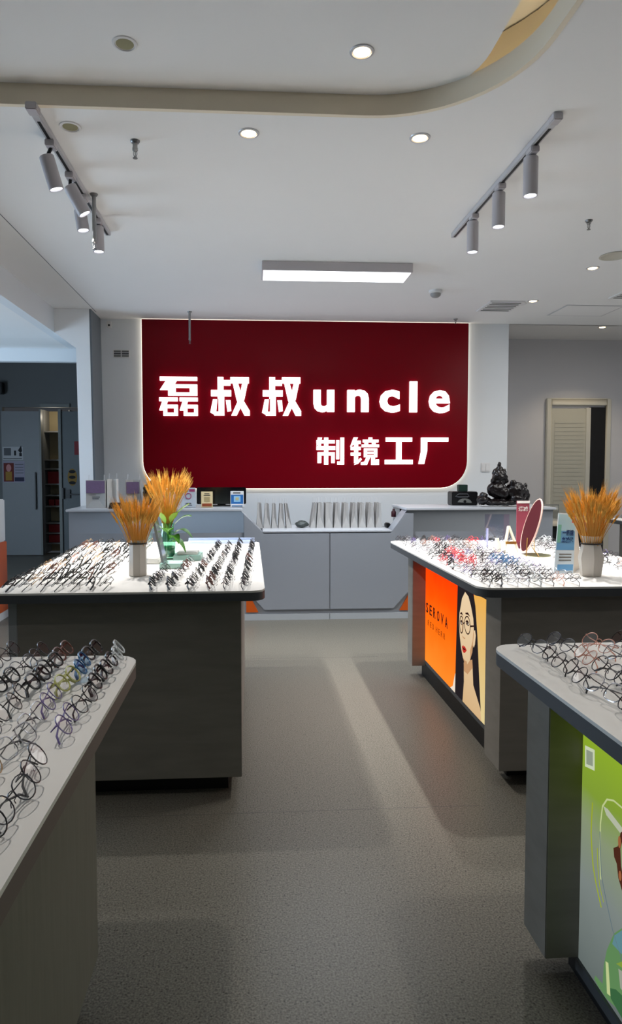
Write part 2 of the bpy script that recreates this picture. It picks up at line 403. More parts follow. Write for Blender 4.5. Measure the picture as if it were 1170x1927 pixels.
tag(MB().box(-4.5, -3.93, 10.85, 11.0, 2.60, 2.78).build('exit_lamp', M_black, bevel=.01), 'small black box lamp high on the dark wall at left edge', 'lamp')
tag(MB().box(-3.38, -2.9, 10.97, 11.0, 2.40, 2.46).build('door_closer', M_frame, bevel=.01), 'grey door closer bar above the dark double door', 'door closer')

# ------------------------------------------------------------------ louvred door at the right
M_dframe = mat('ivory_door_frame', (204, 202, 190), .5)
M_dleaf = mat('ivory_door_leaf', (186, 184, 170), .5)
d3 = struct(MB().box(3.985, 4.50, 8.60, 8.63, .02, 2.20).build('door_3', M_dleaf))
for k in range(34):
    MB().box(4.03, 4.42, 8.596, 8.601, .22+k*.054, .22+k*.054+.044).build('louvre_slat', M_dleaf, d3, bevel=.002)
fr = MB().box(3.92, 3.985, 8.585, 8.64, 0, 2.33); fr.box(4.735, 4.80, 8.585, 8.64, 0, 2.33); fr.box(3.985, 4.735, 8.585, 8.64, 2.24, 2.33)
fr.build('frame', M_dframe, d3, bevel=.008)
MB().box(4.46, 4.52, 8.59, 8.632, .02, 2.21).build('leaf_edge', M_dframe, d3)
struct(MB().box(4.52, 4.735, 8.61, 8.635, .02, 2.22).build('window_1', mat('dark_gap_glass', (5, 5, 8), .6)))

# ------------------------------------------------------------------ sign
def signpoly(g=0):
    x0, x1, z0, z1, r = -1.165-g, 2.437+g, 1.188-g, 3.02, .30+g
    return [(x0, z1)]+[(x0+r-r*math.cos(i*PI/20), z0+r-r*math.sin(i*PI/20)) for i in range(11)]+[(x1-r+r*math.sin(i*PI/20), z0+r-r*math.cos(i*PI/20)) for i in range(11)]+[(x1, z1)]
sg = thing('shop_sign', (.636, 7.4, 1.188), 'large burgundy wall sign with glowing white letters above the counter', 'sign')
MB().prism(signpoly(), 1, 7.335, 7.36).build('board', M_red, sg, bevel=.003)
MB().prism(signpoly(.007), 1, 7.362, 7.385).build('halo_strip', E_halo, sg)
def sgp(u, v, d): return (u, d, v)
def stroke_letter(boxes, u0, u1, v0, v1):
    mb = MB()
    for q in boxes:
        if len(q) == 4: mb.box(u0+(u1-u0)*q[0], u0+(u1-u0)*q[1], 7.30, 7.334, v0+(v1-v0)*q[2], v0+(v1-v0)*q[3])
        else: mb.prism([(u0+(u1-u0)*a, v0+(v1-v0)*b) for a, b in zip(q[::2], q[1::2])], 1, 7.30, 7.334)
    return mb
SHI = lambda x0, x1, z0, z1: [(x0, x1, z1-.2*(z1-z0), z1), (x0+.42*(x1-x0), x0+.62*(x1-x0), z0+.5*(z1-z0), z1) if False else
      (x0+.2*(x1-x0), z1-.1*(z1-z0), x0+.48*(x1-x0), z1-.1*(z1-z0), x0+.3*(x1-x0), z0+.3*(z1-z0), x0, z0+.3*(z1-z0)),
      (x0+.22*(x1-x0), x0+.42*(x1-x0), z0, z0+.55*(z1-z0)), (x1-.2*(x1-x0), x1, z0, z0+.55*(z1-z0)),
      (x0+.22*(x1-x0), x1, z0+.42*(z1-z0), z0+.6*(z1-z0)), (x0+.22*(x1-x0), x1, z0, z0+.17*(z1-z0))]
LEI = SHI(.02, .99, .52, 1)+SHI(0, .48, 0, .47)+SHI(.53, 1, 0, .47)
SHU = [(.17, .32, .44, 1), (.24, .50, .78, .92), (.0, .52, .50, .66), (.19, .34, 0, .6), (.08, .2, .0, .1),
       (.05, .42, .16, .42, .12, 0, -.02, .08), (.38, .40, .50, .40, .52, .12, .42, .10),
       (.50, .98, .84, 1), (.84, 1, .98, 1, .86, .42, .66, 0, .52, 0, .72, .44), (.56, .84, .70, .84, .82, .42, 1, .12, 1, 0, .86, 0, .66, .40)]
ZHI = [(.12, .0, .0, .0) if False else (.0, .66, .78, .9), (.05, .16, .62, .82), (.05, 1, .20, 1, .16, .84, .0, .70), (.0, .68, .54, .68), (.28, .42, 0, 1),
       (.04, .17, .06, .42), (.04, .66, .34, .46), (.54, .66, .06, .46), (.72, .82, .2, .9), (.87, 1.0, 0, 1), (.76, .9, 0, .12)]
JING = [(.12, 1, .26, 1, .16, .76, .0, .66), (.08, .36, .76, .88), (.02, .36, .54, .66), (.02, .36, .34, .45), (.14, .27, .06, .8), (.14, .0, .27, .04, .4, .2, .36, .26),
        (.64, .76, .86, 1), (.44, .98, .82, .92), (.50, .62, .70, .82), (.76, .88, .70, .82), (.40, 1, .64, .74),
        (.48, .58, .30, .6), (.84, .94, .30, .6), (.48, .94, .52, .6), (.48, .94, .40, .48), (.48, .94, .28, .36),
        (.58, .3, .70, .3, .58, 0, .38, 0, .38, .1, .50, .12), (.74, .86, .02, .3), (.74, 1, 0, .1), (.9, 1, 0, .2)]
GONG = [(.03, .97, .84, 1), (.41, .59, 0, 1), (.0, 1, 0, .17)]
CHANG = [(.08, 1, .84, 1), (.08, 1, .28, 1, .28, .5, .18, 0, 0, 0, .08, .46)]
LET = ((LEI, -.98, -.566, 1.98, 2.40), (SHU, -.421, 0, 1.985, 2.402), (SHU, .142, .563, 1.985, 2.405),
       (ZHI, .734, 1.04, 1.448, 1.748), (JING, 1.11, 1.43, 1.445, 1.75), (GONG, 1.50, 1.81, 1.452, 1.75), (CHANG, 1.88, 2.21, 1.455, 1.75))
for b_, u0, u1, v0, v1 in LET: stroke_letter(b_, u0, u1, v0, v1).build('letter', E_sign, sg)
for ch, u0, u1, v0, v1 in (('u', .70, .93, 2.025, 2.27), ('n', 1.075, 1.312, 2.03, 2.275), ('c', 1.435, 1.66, 2.025, 2.275), ('l', 1.772, 1.855, 2.03, 2.37), ('e', 1.99, 2.225, 2.02, 2.275)):
    mb = MB(); text_fit(mb, ch, sgp, u0, u1, v0, v1, 7.334, 7.30, bold=.02 if ch == 'e' else .032); mb.build('letter', E_sign, sg)

# ------------------------------------------------------------------ counter
ct = thing('reception_counter', (.64, 6.4, 0), 'long white gloss reception counter with low centre and raised wings', 'counter')
bd = MB().box(-1.64, 2.86, 6.10, 6.70, .05, .815); bd.box(-1.64, -.085, 6.10, 6.70, .815, 1.015); bd.box(1.46, 2.86, 6.10, 6.70, .815, 1.015)
bd.prism([(-.085, .815), (.115, .815), (-.085, 1.015)], 1, 6.10, 6.30); bd.prism([(1.46, .815), (1.46, 1.015), (1.315, .815)], 1, 6.10, 6.30)
bd.build('body', M_gloss, ct)
MB().box(-1.66, -.075, 6.07, 6.72, 1.015, 1.037).build('wing_top', M_ctop, ct, bevel=.004)
MB().box(1.45, 2.88, 6.07, 6.72, 1.015, 1.037).build('wing_top', M_ctop, ct, bevel=.004)
MB().box(.115, 1.315, 6.08, 6.72, .815, .83).build('centre_top', M_ctop, ct, bevel=.003)
hexp = [(.125, .80), (1.305, .80), (1.44, .93), (1.50, .93), (1.50, .32), (1.33, .095), (.128, .095), (-.04, .32), (-.04, .93), (-.02, .93)]
MB().prism([(.125, .805), (.733, .805), (.733, .095), (.128, .095), (-.06, .30), (-.06, .99)], 1, 6.078, 6.1).build('front_panel', M_gloss, ct, bevel=.004)
MB().prism([(.738, .805), (1.305, .805), (1.44, .99), (1.52, .99), (1.52, .30), (1.335, .095), (.738, .095)], 1, 6.078, 6.1).build('front_panel', M_gloss, ct, bevel=.004)
MB().box(-1.6, .733, 6.085, 6.12, .0, .055).build('plinth', mat('counter_plinth', (176, 180, 184), .4), ct)
MB().box(.738, 2.82, 6.085, 6.12, .0, .055).build('plinth', bpy.data.materials['counter_plinth'], ct)
MB().prism([(-.04, .075), (.072, .075), (-.04, .30)], 1, 6.088, 6.1).build('orange_inlay', M_orange, ct)
MB().prism([(1.52, .075), (1.395, .075), (1.52, .30)], 1, 6.088, 6.1).build('orange_inlay', M_orange, ct)

# orange and white unit at the far left edge
ou = thing('orange_cabinet', (-2.6, 6.0, 0), 'orange cabinet with a white back box, cut by the left picture edge', 'cabinet')
MB().box(-3.0, -2.30, 6.0, 6.4, .07, .72).build('body', M_orange, ou, bevel=.004)
MB().box(-3.0, -2.30, 6.0, 6.4, .0, .07).build('plinth', M_white, ou)
MB().box(-3.0, -2.31, 6.02, 6.4, .72, 1.12).build('back_box', M_white, ou, bevel=.01)

# ------------------------------------------------------------------ display tables
TOP = .9
def table(label, x0, x1, y0, y1, poly=None, edge=M_edge):
    t = thing('display_table', ((x0+x1)/2, (y0+y1)/2, 0), label, 'table')
    poly = poly or rpoly(x0, x1, y0, y1, .07)
    MB().prism(poly, 2, TOP-.008, TOP).build('tabletop', M_top, t, smooth=60)
    MB().prism(poly, 2, TOP-.042, TOP-.008).build('edge_band', edge, t, smooth=60)
    return t
# back left
lp = [(-1.03, 2.707), (.0, 2.707), (.03, 2.715), (.05, 2.735), (.06, 2.77), (.06, 4.50), (.04, 4.545), (0, 4.56), (-1.02, 4.60), (-1.08, 4.59), (-1.115, 4.55), (-1.05, 2.75), (-1.045, 2.72)]
T_lb = table('back left display table with plain charcoal front, wheat vase on top', -1.05, .06, 2.707, 4.56, lp)
MB().box(-.965, -.04, 2.78, 4.45, .085, TOP-.042).build('cabinet', M_lam, T_lb, bevel=.002)
MB().box(-1.0, -.965, 2.78, 4.45, .085, TOP-.042).build('lit_side_trim', mat('lit_edge_grey', (150, 154, 158), .5), T_lb, bevel=.002)  # light on the cabinet's left edge painted in as pale grey
MB().box(-.9, -.10, 2.86, 4.35, 0, .085).build('toe_kick', M_kick, T_lb)
# back right
T_rb = table('back right display table with the glowing orange portrait panel', .962, 2.1, 2.707, 4.55)
MB().box(1.075, 2.0, 2.76, 2.945, .085, TOP-.042).build('end_panel', M_lam, T_rb, bevel=.002)
MB().box(1.075, 1.98, 4.31, 4.44, .085, TOP-.042).build('end_panel', M_lam, T_rb, bevel=.002)
MB().box(1.19, 1.9, 2.945, 4.31, .03, TOP-.042).build('cabinet', M_lam, T_rb)
MB().box(1.165, 1.9, 2.9, 4.40, 0, .1).build('toe_kick', M_kick, T_rb)
rl = MB().box(1.162, 1.19, 2.945, 4.31, .10, .125); rl.box(1.162, 1.19, 2.945, 4.31, .755, .858); rl.box(1.162, 1.19, 2.945, 3.15, .125, .755); rl.build('light_box_frame', M_edge, T_rb)
# front right
T_rf = table('near right display table with the glowing green panel', .677, 1.8, -.05, 1.83)
MB().box(.791, 1.7, 1.684, 1.824, .075, TOP-.042).build('end_panel', M_lam, T_rf, bevel=.002)
MB().box(.791, 1.7, .02, .17, .075, TOP-.042).build('end_panel', M_lam, T_rf, bevel=.002)
MB().box(.90, 1.62, .17, 1.684, .03, TOP-.042).build('cabinet', M_lam, T_rf)
MB().box(.895, 1.6, .1, 1.76, 0, .07).build('toe_kick', M_kick, T_rf)
rl = MB().box(.876, .90, .17, 1.684, .045, .075); rl.box(.876, .90, .17, 1.684, .755, .858); rl.build('light_box_frame', M_edge, T_rf)
# front left
T_lf = table('near left display table with plain grey-green side', -1.42, -.2976, -.05, 1.786, edge=M_edge2)
MB().box(-1.34, -.41, .0, 1.74, .10, TOP-.042).build('cabinet', M_lam2, T_lf, bevel=.002)
MB().box(-1.28, -.47, .06, 1.68, 0, .10).build('toe_kick', M_kick, T_lf)
# far right, only its corner and white light panel in view
T_fr = table('far right display table with a blank white light panel', 3.594, 4.7, 4.6, 6.52)
MB().box(3.70, 4.6, 6.30, 6.42, .08, TOP-.042).build('end_panel', M_lam, T_fr, bevel=.002)
MB().box(3.70, 4.6, 4.68, 4.86, .08, TOP-.042).build('end_panel', M_lam, T_fr, bevel=.002)
MB().box(3.82, 4.5, 4.86, 6.30, .0, TOP-.042).build('cabinet', M_lam, T_fr)
lb3 = MB().box(3.79, 3.82, 4.9, 6.28, .11, .80).build('light_panel', emat('white_panel_light', (222, 240, 246), 1), T_fr)

# orange portrait light box: flat print in thin layers
Xp = 1.17
E_or = grad_emat('orange_print', [(0, (232, 122, 36)), (.45, (234, 98, 14)), (.75, (246, 74, 5)), (1, (255, 55, 4))], .125, .755, 1.4, wob=.25)
lbx = MB().box(Xp-.008, 1.19, 3.15, 4.31, .125, .755).build('light_box', E_or, T_rb)
def pr(name, poly, layer, m, parent=lbx, X=Xp-.008):
    return MB().prism(poly, 0, X-.0006*layer, X-.0006*(layer-1)-.0001).build(name, m, parent)
E_hair = emat('print_hair', (38, 33, 36)); E_skin = grad_emat('print_skin', [(0, (214, 178, 132)), (.5, (226, 196, 156)), (1, (236, 208, 168))], .125, .74)
E_cream = grad_emat('print_cream', [(0, (226, 206, 150)), (.6, (226, 188, 118)), (1, (238, 176, 82))], .125, .755)
E_dark = emat('print_dark', (48, 26, 22)); E_lip = emat('print_lip', (196, 48, 40)); E_shade = emat('print_skin_shade', (196, 150, 108)); E_white = emat('print_white', (240, 226, 206))
pr('print', [(3.36, .755), (3.15, .755), (3.15, .125), (3.36, .125)], 1, E_cream)
pr('print', [(3.75, .125), (3.70, .15), (3.66, .235), (3.62, .25), (3.60, .125)], 1, E_white)
pr('print', [(3.63, .755), (3.37, .755), (3.335, .69), (3.30, .55), (3.275, .40), (3.25, .25), (3.235, .18), (3.25, .125), (3.655, .125), (3.65, .294), (3.64, .51)], 2, E_hair)
pr('print', [(3.52, .125), (3.50, .24), (3.505, .335), (3.37, .395), (3.35, .27), (3.24, .185), (3.225, .125)], 3, E_skin)
pr('print', [(3.505, .345), (3.37, .40), (3.36, .36), (3.44, .30), (3.50, .30)], 4, E_shade)
pr('print', [(3.495, .735), (3.545, .69), (3.585, .60), (3.592, .54), (3.575, .47), (3.55, .41), (3.52, .37), (3.485, .345), (3.445, .352), (3.40, .39), (3.37, .44), (3.345, .54), (3.36, .62), (3.40, .68), (3.44, .72)], 5, E_skin)
pr('print', [(3.355, .555), (3.33, .565), (3.318, .54), (3.33, .49), (3.345, .47), (3.36, .48)], 5, E_skin)
for y, z, r in ((3.548, .548, .033), (3.448, .568, .05)):
    n_ = 24; o_ = ellipse(y, z-.004, r, .05, n_); i_ = ellipse(y, z-.004, r-.007, .043, n_)
    mb = MB()
    for k in range(n_):
        j = (k+1) % n_; mb.prism([o_[k], o_[j], i_[j], i_[k]], 0, Xp-.008-.0042, Xp-.008-.0036)
    mb.build('print', E_dark, lbx)
    pr('print', [(y-r*.62, z+.004), (y-r*.25, z+.020), (y+r*.2, z+.022), (y+r*.62, z+.010), (y+r*.3, z-.004), (y-r*.2, z-.006)], 6, E_dark)
    pr('print', [(y-r*.46, z+.005), (y-r*.1, z+.012), (y+r*.46, z+.008), (y+r*.2, z-.001), (y-r*.1, z-.002)], 7, E_white)
    pr('print', ellipse(y+.002, z+.006, r*.22, .0085, 12), 8, E_dark)
    pr('print', [(y-r*.8, z+.050), (y-r*.1, z+.066), (y+r*.7, z+.056), (y+r*.7, z+.049), (y-r*.1, z+.053)], 6, E_dark)
pr('print', [(3.515, .560), (3.498, .570), (3.498, .562), (3.515, .552)], 8, E_dark)
pr('print', [(3.398, .575), (3.335, .59), (3.335, .582), (3.398, .565)], 8, E_dark)
pr('print', [(3.535, .487), (3.52, .478), (3.49, .477), (3.478, .487), (3.50, .483)], 6, E_shade)
pr('print', [(3.40, .44), (3.362, .50), (3.352, .56), (3.346, .54), (3.366, .44), (3.40, .39)], 6, E_shade)
pr('print', [(3.52, .37), (3.485, .345), (3.445, .352), (3.455, .366), (3.49, .362)], 6, E_shade)
pr('print', [(3.528, .60), (3.522, .60), (3.532, .50), (3.542, .495)], 6, E_shade)
pr('print', [(3.535, .425), (3.515, .438), (3.502, .433), (3.488, .44), (3.455, .425), (3.485, .403), (3.508, .398), (3.525, .405)], 6, E_lip)
pr('print', [(3.525, .424), (3.468, .426), (3.49, .418), (3.51, .416)], 7, E_dark)
def lbp(u, v, d): return (d, u, v)
mb = MB()
for k, ch in enumerate('SEROVA'): text_fit(mb, ch, lbp, 4.290-.0855*k, 4.290-.0855*k-.050, .455, .520, Xp-.0082, Xp-.0094, bold=.014)
mb.build('lettering', E_dark, lbx)
mb = MB()
for k, ch in enumerate('REDHERR'): text_fit(mb, ch, lbp, 4.245-.056*k-(.02 if k > 2 else 0), 4.245-.056*k-(.02 if k > 2 else 0)-.030, .376, .412, Xp-.0082, Xp-.0094)
mb.build('lettering', emat('print_brown', (150, 66, 16)), lbx)

# green light box
Xg = .884
E_gr = grad_emat('green_print', [(0, (108, 118, 116)), (.35, (136, 146, 142)), (.58, (148, 162, 128)), (.72, (140, 170, 60)), (1, (160, 196, 44))], .08, .755, .8, wob=.12)
gbx = MB().box(Xg, .90, .17, 1.684, .075, .755).build('light_box', E_gr, T_rf)
def gp(name, poly, layer, m): return pr(name, poly, layer, m, gbx, Xg)
def gline(pts, w, layer, m):
    mb = MB()
    for a, b in zip(pts[:-1], pts[1:]):
        d = Vector((b[0]-a[0], b[1]-a[1])); d.normalize(); q = Vector((-d.y, d.x))*w
        mb.prism([(a[0]+q.x, a[1]+q.y), (a[0]-q.x, a[1]-q.y), (b[0]-q.x, b[1]-q.y), (b[0]+q.x, b[1]+q.y)], 0, Xg-.0006*layer, Xg-.0006*(layer-1)-.0001)
    mb.build('print_line', m, gbx)
E_yg = emat('print_yellow_green', (150, 164, 40)); E_pale = emat('print_pale_green', (186, 198, 140)); E_slate = emat('print_slate', (96, 112, 118))
gp('print_label', [(1.672, .668), (1.624, .676), (1.622, .622), (1.67, .612)], 1, emat('print_label_white', (196, 206, 176)))
gp('print_label', [(1.664, .660), (1.632, .666), (1.630, .630), (1.662, .622)], 2, emat('print_label_grey', (140, 150, 132)))
gline([(1.628, .535), (1.631, .49), (1.632, .45), (1.626, .41), (1.618, .37), (1.600, .33), (1.575, .29)], .0024, 1, E_yg)
gline([(1.600, .43), (1.597, .39), (1.585, .34), (1.565, .31)], .0014, 1, E_yg)
gline([(1.580, .36), (1.587, .42), (1.588, .50), (1.580, .55), (1.560, .578), (1.53, .59), (1.47, .592), (1.40, .57)], .0022, 1, E_pale)
gline([(1.588, .48), (1.584, .42), (1.576, .37), (1.55, .32), (1.52, .27), (1.47, .22)], .0014, 2, E_slate)
gp('print', [(1.575, .553), (1.555, .556), (1.47, .54), (1.38, .52), (1.38, .50), (1.47, .522), (1.56, .538)], 2, emat('print_silver', (176, 182, 160)))
tort = emat('print_tortoise', (74, 40, 28)); tort2 = emat('print_tortoise_light', (150, 92, 58))
o_ = [(1.44, .56), (1.475, .548), (1.495, .53), (1.505, .49), (1.524, .475), (1.520, .455), (1.508, .445), (1.500, .415), (1.48, .39), (1.44, .37), (1.44, .39), (1.475, .415), (1.49, .45), (1.495, .49), (1.485, .52), (1.44, .54)]
gp('print_frame', o_, 3, tort); gp('print_frame', ellipse(1.498, .505, .006, .015, 10), 4, tort2); gp('print_frame', ellipse(1.492, .425, .006, .012, 10), 4, tort2)
E_g1 = emat('print_bow_green', (92, 132, 84)); E_g2 = emat('print_bow_blue', (92, 132, 140)); E_g3 = emat('print_bow_deep', (56, 98, 62)); E_g4 = emat('print_bow_lime', (126, 150, 60))
gp('print', [(1.40, .345), (1.47, .315), (1.515, .265), (1.545, .20), (1.557, .15), (1.560, .10), (1.595, .095), (1.60, .082), (1.58, .078), (1.54, .078), (1.50, .09), (1.42, .10), (1.36, .12), (1.36, .30)], 1, E_g1)
gp('print', [(1.40, .34), (1.47, .31), (1.512, .262), (1.52, .235), (1.48, .24), (1.40, .27)], 2, E_g2)
gp('print', [(1.50, .20), (1.47, .23), (1.40, .255), (1.40, .235), (1.46, .215)], 3, E_g4)
gp('print', [(1.53, .115), (1.50, .135), (1.44, .15), (1.36, .15), (1.36, .105), (1.46, .085), (1.52, .095)], 2, E_g3)
gp('print', [(1.547, .17), (1.535, .175), (1.522, .10), (1.537, .095)], 3, E_pale)
gp('print', [(1.49, .195), (1.45, .21), (1.40, .21), (1.42, .16), (1.48, .155)], 3, emat('print_bow_grey', (150, 156, 140)))

# ------------------------------------------------------------------ eyeglasses
LENS = lens_mat('clear_lens', (1, 1, 1), .06)
LENSB = lens_mat('blue_lens', (.65, .82, .95), .10)
def superell(w, h, p, n, skew=0, dx=0):
    out = []
    for k in range(n):
        a = 2*PI*k/n; c, s = math.cos(a), math.sin(a)
        x = math.copysign(abs(c)**(2/p), c)*w; z = math.copysign(abs(s)**(2/p), s)*h
        x *= 1+skew*z/h
        out.append((x+dx, z))
    return out
FM = {k: mat('frame_'+k, c, r, mt) for k, c, r, mt in (('black', (14, 14, 16), .3, 0), ('gunmetal', (60, 60, 66), .3, .9), ('silver', (176, 176, 182), .25, 1), ('gold', (190, 150, 100), .3, 1),
      ('brown', (92, 50, 36), .3, 0), ('blue', (40, 96, 140), .3, 0), ('olive', (176, 178, 110), .25, 0), ('violet', (98, 84, 140), .3, 0), ('red', (190, 50, 60), .3, 0), ('clear', (200, 204, 206), .2, 0), ('rose', (196, 140, 120), .3, .6))}
# key: words, frame colour, superellipse power, half width, half height, rim radius, skew
STY = [('thin black round', 'black', 2.1, .026, .0225, .0013, .0), ('black thick-rimmed', 'black', 2.6, .026, .021, .0026, .08), ('gunmetal oval', 'gunmetal', 2.2, .027, .021, .0012, .05),
       ('silver rounded-square', 'silver', 3.0, .026, .021, .0012, .04), ('gold round', 'gold', 2.0, .025, .0235, .0012, .0), ('brown thick-rimmed', 'brown', 2.6, .026, .021, .0024, .06),
       ('blue thick-rimmed', 'blue', 2.4, .026, .022, .0024, .05), ('olive clear-rimmed', 'olive', 2.4, .026, .022, .0024, .05), ('violet thin-rimmed', 'violet', 2.3, .026, .022, .0013, .04),
       ('red thick-rimmed', 'red', 2.5, .026, .020, .0022, .06), ('colourless', 'clear', 2.6, .026, .022, .0024, .05), ('rose thin-rimmed', 'rose', 2.1, .026, .0225, .0012, 0)]
TILT = math.radians(42)
def glasses_geo(st, nseg=16):
    """front, lenses and folded temples of one pair; x runs across the face, the front leans back over the folded temples"""
    w, col, p, hw, hh, rr, sk = st
    fr, le, te = MB(), [MB(), MB()], [MB(), MB()]
    for s in (-1, 1):
        q = superell(hw, hh, p, nseg, sk, s*(hw+.0095))
        fr.tube([(x, 0, z+hh) for x, z in q], rr, 4, closed=True)
        li = superell(hw-rr*.4, hh-rr*.4, p, nseg, sk, s*(hw+.0095))
        le[(s+1)//2].prism([(x, z+hh) for x, z in li], 1, -.0006, .0006)
        e = s*(2*hw+.0095)
        fr.tube([(e-s*.002, 0, hh*1.45), (e+s*.004, .002, hh*1.5), (e+s*.005, .007, hh*1.5)], rr*1.3, 4)
        # nose pad
        fr.tube([(s*.009, 0, hh*.95), (s*.006, .006, hh*.8), (s*.0075, .008, hh*.55)], .0009, 4)
        d = .010 if s > 0 else .016
        te[(s+1)//2].tube([(e+s*.005, .007, hh*1.5), (e+s*.002, d, hh*1.45), (-s*.01, d+.006, hh*1.2), (-s*.052, d+.009, hh*.75), (-s*.066, d+.010, hh*.1)],
                          [rr*1.1, rr*1.1, rr*1.2, max(rr*1.6, .0022), max(rr*1.4, .0020)], 4)
    fr.tube([(-.0105, 0, hh*1.35), (-.004, -.0015, hh*1.5), (.004, -.0015, hh*1.5), (.0105, 0, hh*1.35)], rr, 4)
    # lean back, then lift so the lowest point is on the table
    R = Matrix.Rotation(-TILT, 4, 'X')
    for m in (fr, *le, *te): m.xf(R)
    z0 = min(v.z for m in (fr, *le, *te) for v in m.v)-rr
    for m in (fr, *le, *te): m.xf(Matrix.Translation((0, -.012, -z0)))
    return fr, le, te
PROTO = {}; SINGLE = {}; GEO = {}
for k, st in enumerate(STY):
    fr, le, te = glasses_geo(st); fm = FM[st[1]]; ln = LENSB if st[1] == 'blue' else LENS
    PROTO[k] = (fr.mesh('frame', fm, smooth=60), [m.mesh('lens', ln, smooth=60) for m in le], [m.mesh('temple', FM['black'] if st[1] in ('gunmetal', 'silver', 'gold') else fm, smooth=60) for m in te])
    fr, le, te = glasses_geo(st, 10)
    al = MB(); al.add(fr.v, fr.f, 0)
    for m in le: al.add(m.v, m.f, 1)
    for m in te: al.add(m.v, m.f, 0)
    GEO[k] = al; SINGLE[k] = al.mesh('eyeglasses', [fm, ln], smooth=60)
ORD = ['nearest', 'second', 'third', 'fourth', 'fifth', 'sixth', 'seventh', 'eighth', 'ninth', 'tenth', 'eleventh', 'twelfth', 'thirteenth', 'fourteenth', 'fifteenth', 'sixteenth', 'seventeenth', 'eighteenth']
def nth(n, first='first'): return first if n == 0 else ORD[n]
def put_glasses(k, x, y, rz, label, group, parts, sc=1.0):
    if parts:
        o = bpy.data.objects.new('eyeglasses', None); COL.objects.link(o); o.empty_display_size = .03
        fr, le, te = PROTO[k]
        for nm, me in (('frame', fr), ('lens', le[0]), ('lens', le[1]), ('temple', te[0]), ('temple', te[1])):
            c = bpy.data.objects.new(nm, me); COL.objects.link(c); c.parent = o
    else:
        o = bpy.data.objects.new('eyeglasses', SINGLE[k]); COL.objects.link(o)
    o.location = (x, y, TOP+.0004); o.rotation_euler.z = rz; o.scale = (sc,)*3
    tag(o, label, 'eyeglasses', group)
RR = random.Random(11)
def pick(weights): return RR.choices(list(weights), list(weights.values()))[0]
# near left table: rows run away from the camera and face the aisle (+x)
SPEC = {(0, 0): 10, (0, 1): 1, (0, 2): 1, (1, 0): 1, (1, 1): 6, (1, 2): 7, (1, 3): 8, (2, 0): 5, (2, 1): 1, (2, 2): 1, (3, 1): 2, (3, 2): 1, (0, 3): 0, (0, 4): 8, (0, 5): 0, (0, 6): 2, (0, 7): 0}
lastz = TOP
for i in range(10):
    ys = [1.715, 1.60, 1.495, 1.355, 1.25, 1.06, .945, .845] if i == 0 else [1.725-.116*j+RR.uniform(-.008, .008) for j in range(9)]
    if i in (2, 5): ys = [y for j, y in enumerate(ys) if j != 6]
    for j, y in enumerate(ys):
        x = -.338-.069*i+RR.uniform(-.005, .005)
        if x < -1.38: continue
        k = SPEC.get((i, j), pick({0: 6, 2: 4, 3: 1.4, 8: .5, 4: .25, 11: .3, 5: .2, 1: .6}))
        put_glasses(k, x, y, PI/2+RR.uniform(-.16, .16), '%s eyeglasses, %s from far end, %s row from aisle, near left table' % (STY[k][0], nth(j), nth(i)), 'eyeglasses on the near left table', True, .92)
# near right table: face the aisle (-x)
for i in range(9):
    for j in range(9):
        x = .745+.088*i+RR.uniform(-.006, .006); y = 1.705-.118*j+(i % 2)*.02+RR.uniform(-.008, .008)
        if j*.12 > .5+.12*i*1.0 and i < 2 and j > 6: continue
        k = pick({2: 4, 3: 2, 0: 3, 11: 1.6, 4: 1.2, 8: .8, 5: .3}) if not (i == 0 and j in (5, 6)) else 11
        if y < .55: continue
        put_glasses(k, x, y, -PI/2+RR.uniform(-.2, .2), '%s eyeglasses, %s from far end, %s row from aisle, near right table' % (STY[k][0], nth(j), nth(i)), 'eyeglasses on the near right table', True, .98)
# back left table, right half faces +x in six streaks
far = MB(); far_mats = []; 
for v in FM.values(): far_mats.append(v)
far_mats.append(LENS); KEY = list(FM)
CNT = [0]
def place(k, x, y, rz, label, group, sc=1.0):
    put_glasses(k, x, y, rz, label, group, False, sc); CNT[0] += 1
for i, (xa, xb, n_) in enumerate(((-.022, .02, 13), (-.098, -.06, 13), (-.168, -.12, 12), (-.243, -.19, 12), (-.332, -.27, 9), (-.405, -.37, 6))):
    for j in range(n_):
        y = 2.775+.130*j; x = xa+(xb-xa)*j/12
        if (-.46 < x < -.23 and 3.54 < y < 3.88) or (x < -.32 and 3.27 < y < 3.52): continue
        k = pick({0: 4, 1: 5, 2: 1.5, 5: 1, 3: .6, 4: .4})
        place(k, x, y+RR.uniform(-.008, .008), PI/2+RR.uniform(-.14, .14), '%s eyeglasses, %s from near end, %s row from aisle, back left table' % (STY[k][0], nth(j), nth(i)), 'eyeglasses on the right half of the back left table', .92)
# left half faces -x
for i in range(7):
    for j in range(12):
        y = 2.785+.142*j+(i % 2)*.01; x = -1.0+.066*i-.008*j*.6
        if i == 6 and 1 <= j <= 4: continue
        k = pick({0: 4, 1: 5, 2: 1.2, 4: 1.4, 5: 1.6, 11: .5})
        place(k, x+RR.uniform(-.004, .004), y+RR.uniform(-.01, .01), -PI/2+RR.uniform(-.14, .14), '%s eyeglasses, %s from near end, %s row from left edge, back left table' % (STY[k][0], nth(j), nth(i)), 'eyeglasses on the left half of the back left table', .92)
